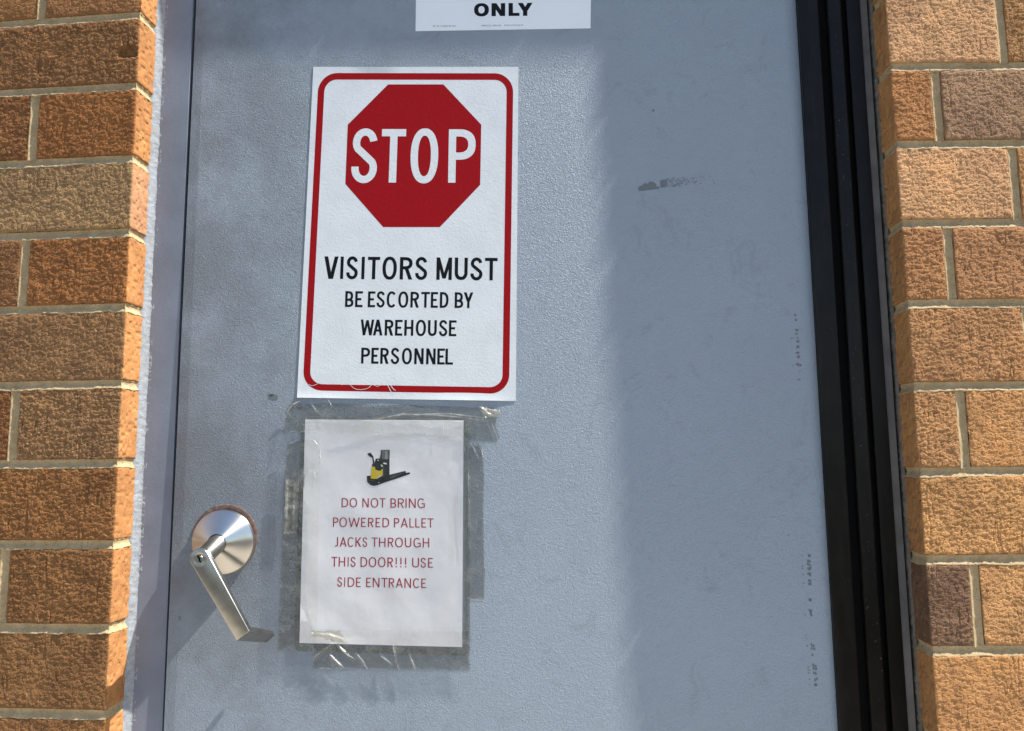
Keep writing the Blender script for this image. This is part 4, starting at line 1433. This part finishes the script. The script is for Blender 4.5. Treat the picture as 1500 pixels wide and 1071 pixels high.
tp_bot = tape('wrinkled clear tape strip along the bottom edge of the paper notice', ((457, 921), (686, 924), (688.5, 982), (458, 979.5)), T0 + 0.0001,
     [(495, 946, 516, 966, 2.4, 0.0016), (482, 958, 504, 980, 2.2, 0.0014), (520, 956, 538, 981, 2.2, 0.0014), (576, 946, 584, 982, 2.2, 0.0014), (597, 952, 608, 981, 2.0, 0.0013), (556, 959, 576, 974, 1.8, 0.0010), (459, 966, 486, 942, 3, 0.0010), (462, 930, 492, 934, 4, 0.0014), (500, 937, 535, 934, 2, 0.0009)],
     nu=230, nv=64, seed=6, rag=(1, 1, 1.5, 1), glue=True)
tape('small clear tape piece at the top centre of the paper notice', ((522, 616), (600, 617), (600, 664), (522, 661)), T0 + 0.0008,
     [], M_CLEAN, nu=30, nv=20, seed=7, rag=(.5, .5, .5, .5), wav=0.00012)
tape('frayed grey tape remnant on the door left of the paper notice', ((418, 703), (438, 704), (436, 781), (415, 782)), T0 + 0.0010,
     [(420, 705, 418, 780, 3, 0.0006), (430, 706, 428, 780, 3, 0.0005)], M_OLDTAPE, 24, 50, 8, (2, 1.5, 2, 2))
tape('torn yellowed tape scrap on the bottom left of the paper notice', ((456, 924), (500, 925), (502, 941), (458, 934)), T0 + 0.0012,
     [(458, 929, 484, 931, 4, 0.0014), (484, 932, 500, 936, 4, 0.0012)], M_OLDTAPE, 36, 16, 9, (2, 4, 2, 4))
tape('small clear tape piece low on the paper notice right of its centre', ((572, 923), (613, 925), (614, 948), (572, 946)), T0 + 0.0009,
     [(612, 926, 613, 947, 1.6, 0.0006), (574, 923.5, 612, 925.5, 1.6, 0.0006)], M_CLEAN, nu=24, nv=16, seed=10, rag=(.3, .3, .3, .3), wav=0.0001)

for pts, w_, h_ in (([(503, 624), (545, 616), (590, 607), (640, 608)], 1.3, 0.0012), ([(640, 608), (680, 612), (719, 617)], 1.5, 0.0012), ([(598, 607), (660, 606), (716, 613)], 0.9, 0.0010), ([(421, 603), (429, 592), (440, 587)], 1.2, 0.0012),
                    ([(719, 608), (722, 626), (730, 646)], 1.3, 0.0014), ([(648, 618), (650, 640)], 1.0, 0.0010), ([(456, 591), (464, 603)], 0.8, 0.0008), ([(481, 586), (487, 598)], 0.8, 0.0008)):
    tape_glint(pts, w_, h_, T0 + 0.0004, tp_top)
for pts, w_, h_ in (([(496, 946), (506, 958), (520, 966)], 1.2, 0.0014), ([(482, 958), (492, 968), (505, 980)], 1.3, 0.0014), ([(521, 957), (531, 967), (538, 981)], 1.1, 0.0014), ([(576, 946), (578, 962), (584, 982)], 1.2, 0.0013), ([(599, 958), (604, 970), (608, 981)], 1.1, 0.0012),
                    ([(557, 960), (566, 967), (575, 974)], 0.7, 0.0008), ([(486, 944), (472, 952), (460, 964)], 1.0, 0.0010), ([(457, 979), (500, 979.3), (530, 979.6)], 0.5, 0.0004)):
    tape_glint(pts, w_, h_, T0 + 0.0003, tp_bot)
for pts, w_, h_ in (([(703, 654), (706, 662), (708, 676)], 1.1, 0.0012), ([(691, 652), (697, 664), (702, 672)], 1.2, 0.0010), ([(684, 654), (679, 662), (672, 668)], 0.7, 0.0008), ([(686, 690), (687, 740), (687, 800)], 0.6, 0.0006), ([(684, 876), (694, 879), (709, 880)], 0.6, 0.0005)):
    tape_glint(pts, w_, h_, T0, tp_rt)
for pts, w_, h_ in (([(448, 645), (460, 645), (468, 656), (470, 672)], 0.9, 0.0010), ([(468, 664), (469, 674), (467, 680)], 1.4, 0.0012), ([(460, 690), (462, 700), (459, 716)], 0.9, 0.0009), ([(421, 652), (430, 648), (437, 643)], 0.7, 0.0008)):
    tape_glint(pts, w_, h_, T0 + 0.0006, tp_lf)

# ------------------------------------------------------------------ marks on the door
M_RESID = simple('adhesive_residue', (0.15, 0.17, 0.19, 1), 0.8, 0, 0.2)
M_RESID2 = simple('faint_residue', (0.185, 0.21, 0.235, 1), 0.8, 0, 0.2)
M_RESID3 = simple('dark_residue', (0.15, 0.17, 0.185, 1), 0.8, 0, 0.2)


def blob(mb_, cx, cy, rx, ry, seed, m=0, lift=0.00015):
    rs = np.random.RandomState(seed)
    n_ = 9
    pts = [(cx + rx * math.cos(2 * math.pi * k / n_) * rs.uniform(.6, 1.1), cy + ry * math.sin(2 * math.pi * k / n_) * rs.uniform(.6, 1.1)) for k in range(n_)]
    mb_.add([on_door(x, y, lift) for x, y in pts], [tuple(range(n_))], m)


cp_ = lambda pts: [(900 + x / 9.375, 240 + y / 9.375) for x, y in pts]
mb_ = MB()
for poly in ([(328, 322), (395, 285), (415, 262), (455, 275), (480, 248), (530, 245), (575, 280), (578, 335), (560, 350), (340, 376), (328, 360)],
             [(628, 232), (708, 216), (722, 262), (732, 300), (690, 318), (630, 330)], [(570, 322), (612, 305), (618, 335), (596, 350), (572, 346)]):
    tri = delaunay_2d_cdt([Vector(p) for p in cp_(poly)], [], [list(range(len(poly)))], 1, 1e-4)
    mb_.add([on_door(x, y, 0.00015) for x, y in tri[0]], [tuple(f) for f in tri[2]])
rs = np.random.RandomState(5)
k = 0
while k < 150:
    x = 940 + rs.exponential(34) + 30
    if x > 1046: continue
    yc = 272 - (x - 940) * 0.085
    y = yc + rs.uniform(-7, 6)
    r = rs.uniform(.4, 1.3)
    blob(mb_, x, y, r * 1.2, r * .8, 300 + k, 1, 0.0002)
    k += 1
o = mb_.build('adhesive_residue', [M_RESID, M_RESID2], door)
o['label'] = 'dark smear of old adhesive on the right half of the door'


def marks(pts, seed, mat):
    mb_ = MB()
    for k, (x, y, w, h_) in enumerate(pts): blob(mb_, x, y, w * 1.7, h_ * 1.5, seed + k)
    return mb_.build('residue_marks', mat, door)


def cl(ox, oy, s, lst): return [(ox + x / s, oy + y / s, w / s / 2, h_ / s / 2) for x, y, w, h_ in lst]


marks(cl(1120, 420, 7.65, [(343, 318, 22, 20), (352, 370, 24, 22), (362, 485, 26, 24), (358, 530, 20, 16), (305, 575, 18, 10), (372, 575, 24, 12), (372, 612, 26, 26), (372, 676, 32, 28), (372, 740, 34, 22), (378, 785, 24, 34), (320, 880, 12, 10), (368, 872, 26, 30), (398, 880, 22, 22), (395, 950, 16, 6), (386, 1042, 26, 14)]), 700, M_RESID3)
lst = []
for (x, y) in ((243, 152), (250, 152), (240, 185), (250, 190), (238, 205), (250, 212), (256, 228), (240, 235), (250, 242), (240, 270), (252, 268), (254, 280), (245, 315), (255, 318), (245, 335), (256, 338), (250, 440), (258, 442), (250, 508), (260, 515), (256, 528), (262, 540), (262, 735), (275, 742), (262, 758), (280, 762), (268, 800), (275, 868), (290, 875), (275, 888), (292, 892), (280, 918), (290, 922), (296, 955), (286, 965), (285, 995), (292, 996)):
    lst.append((x, y, 10, 16))
for (x, y) in ((200, 153), (203, 220), (203, 235), (207, 275), (212, 332), (222, 540), (235, 742), (240, 880), (243, 897), (244, 920), (249, 960), (251, 994), (112, 18)):
    lst.append((x, y, 7, 8))
marks(cl(1130, 780, 4.46, lst), 900, M_RESID3)
o = marks([(400, 582, 5, 3.5), (396, 579, 3, 2.5), (263, 906, 1.2, 3), (957, 162, 1.2, 1.4)], 1200, M_RESID3)
print('scene built')
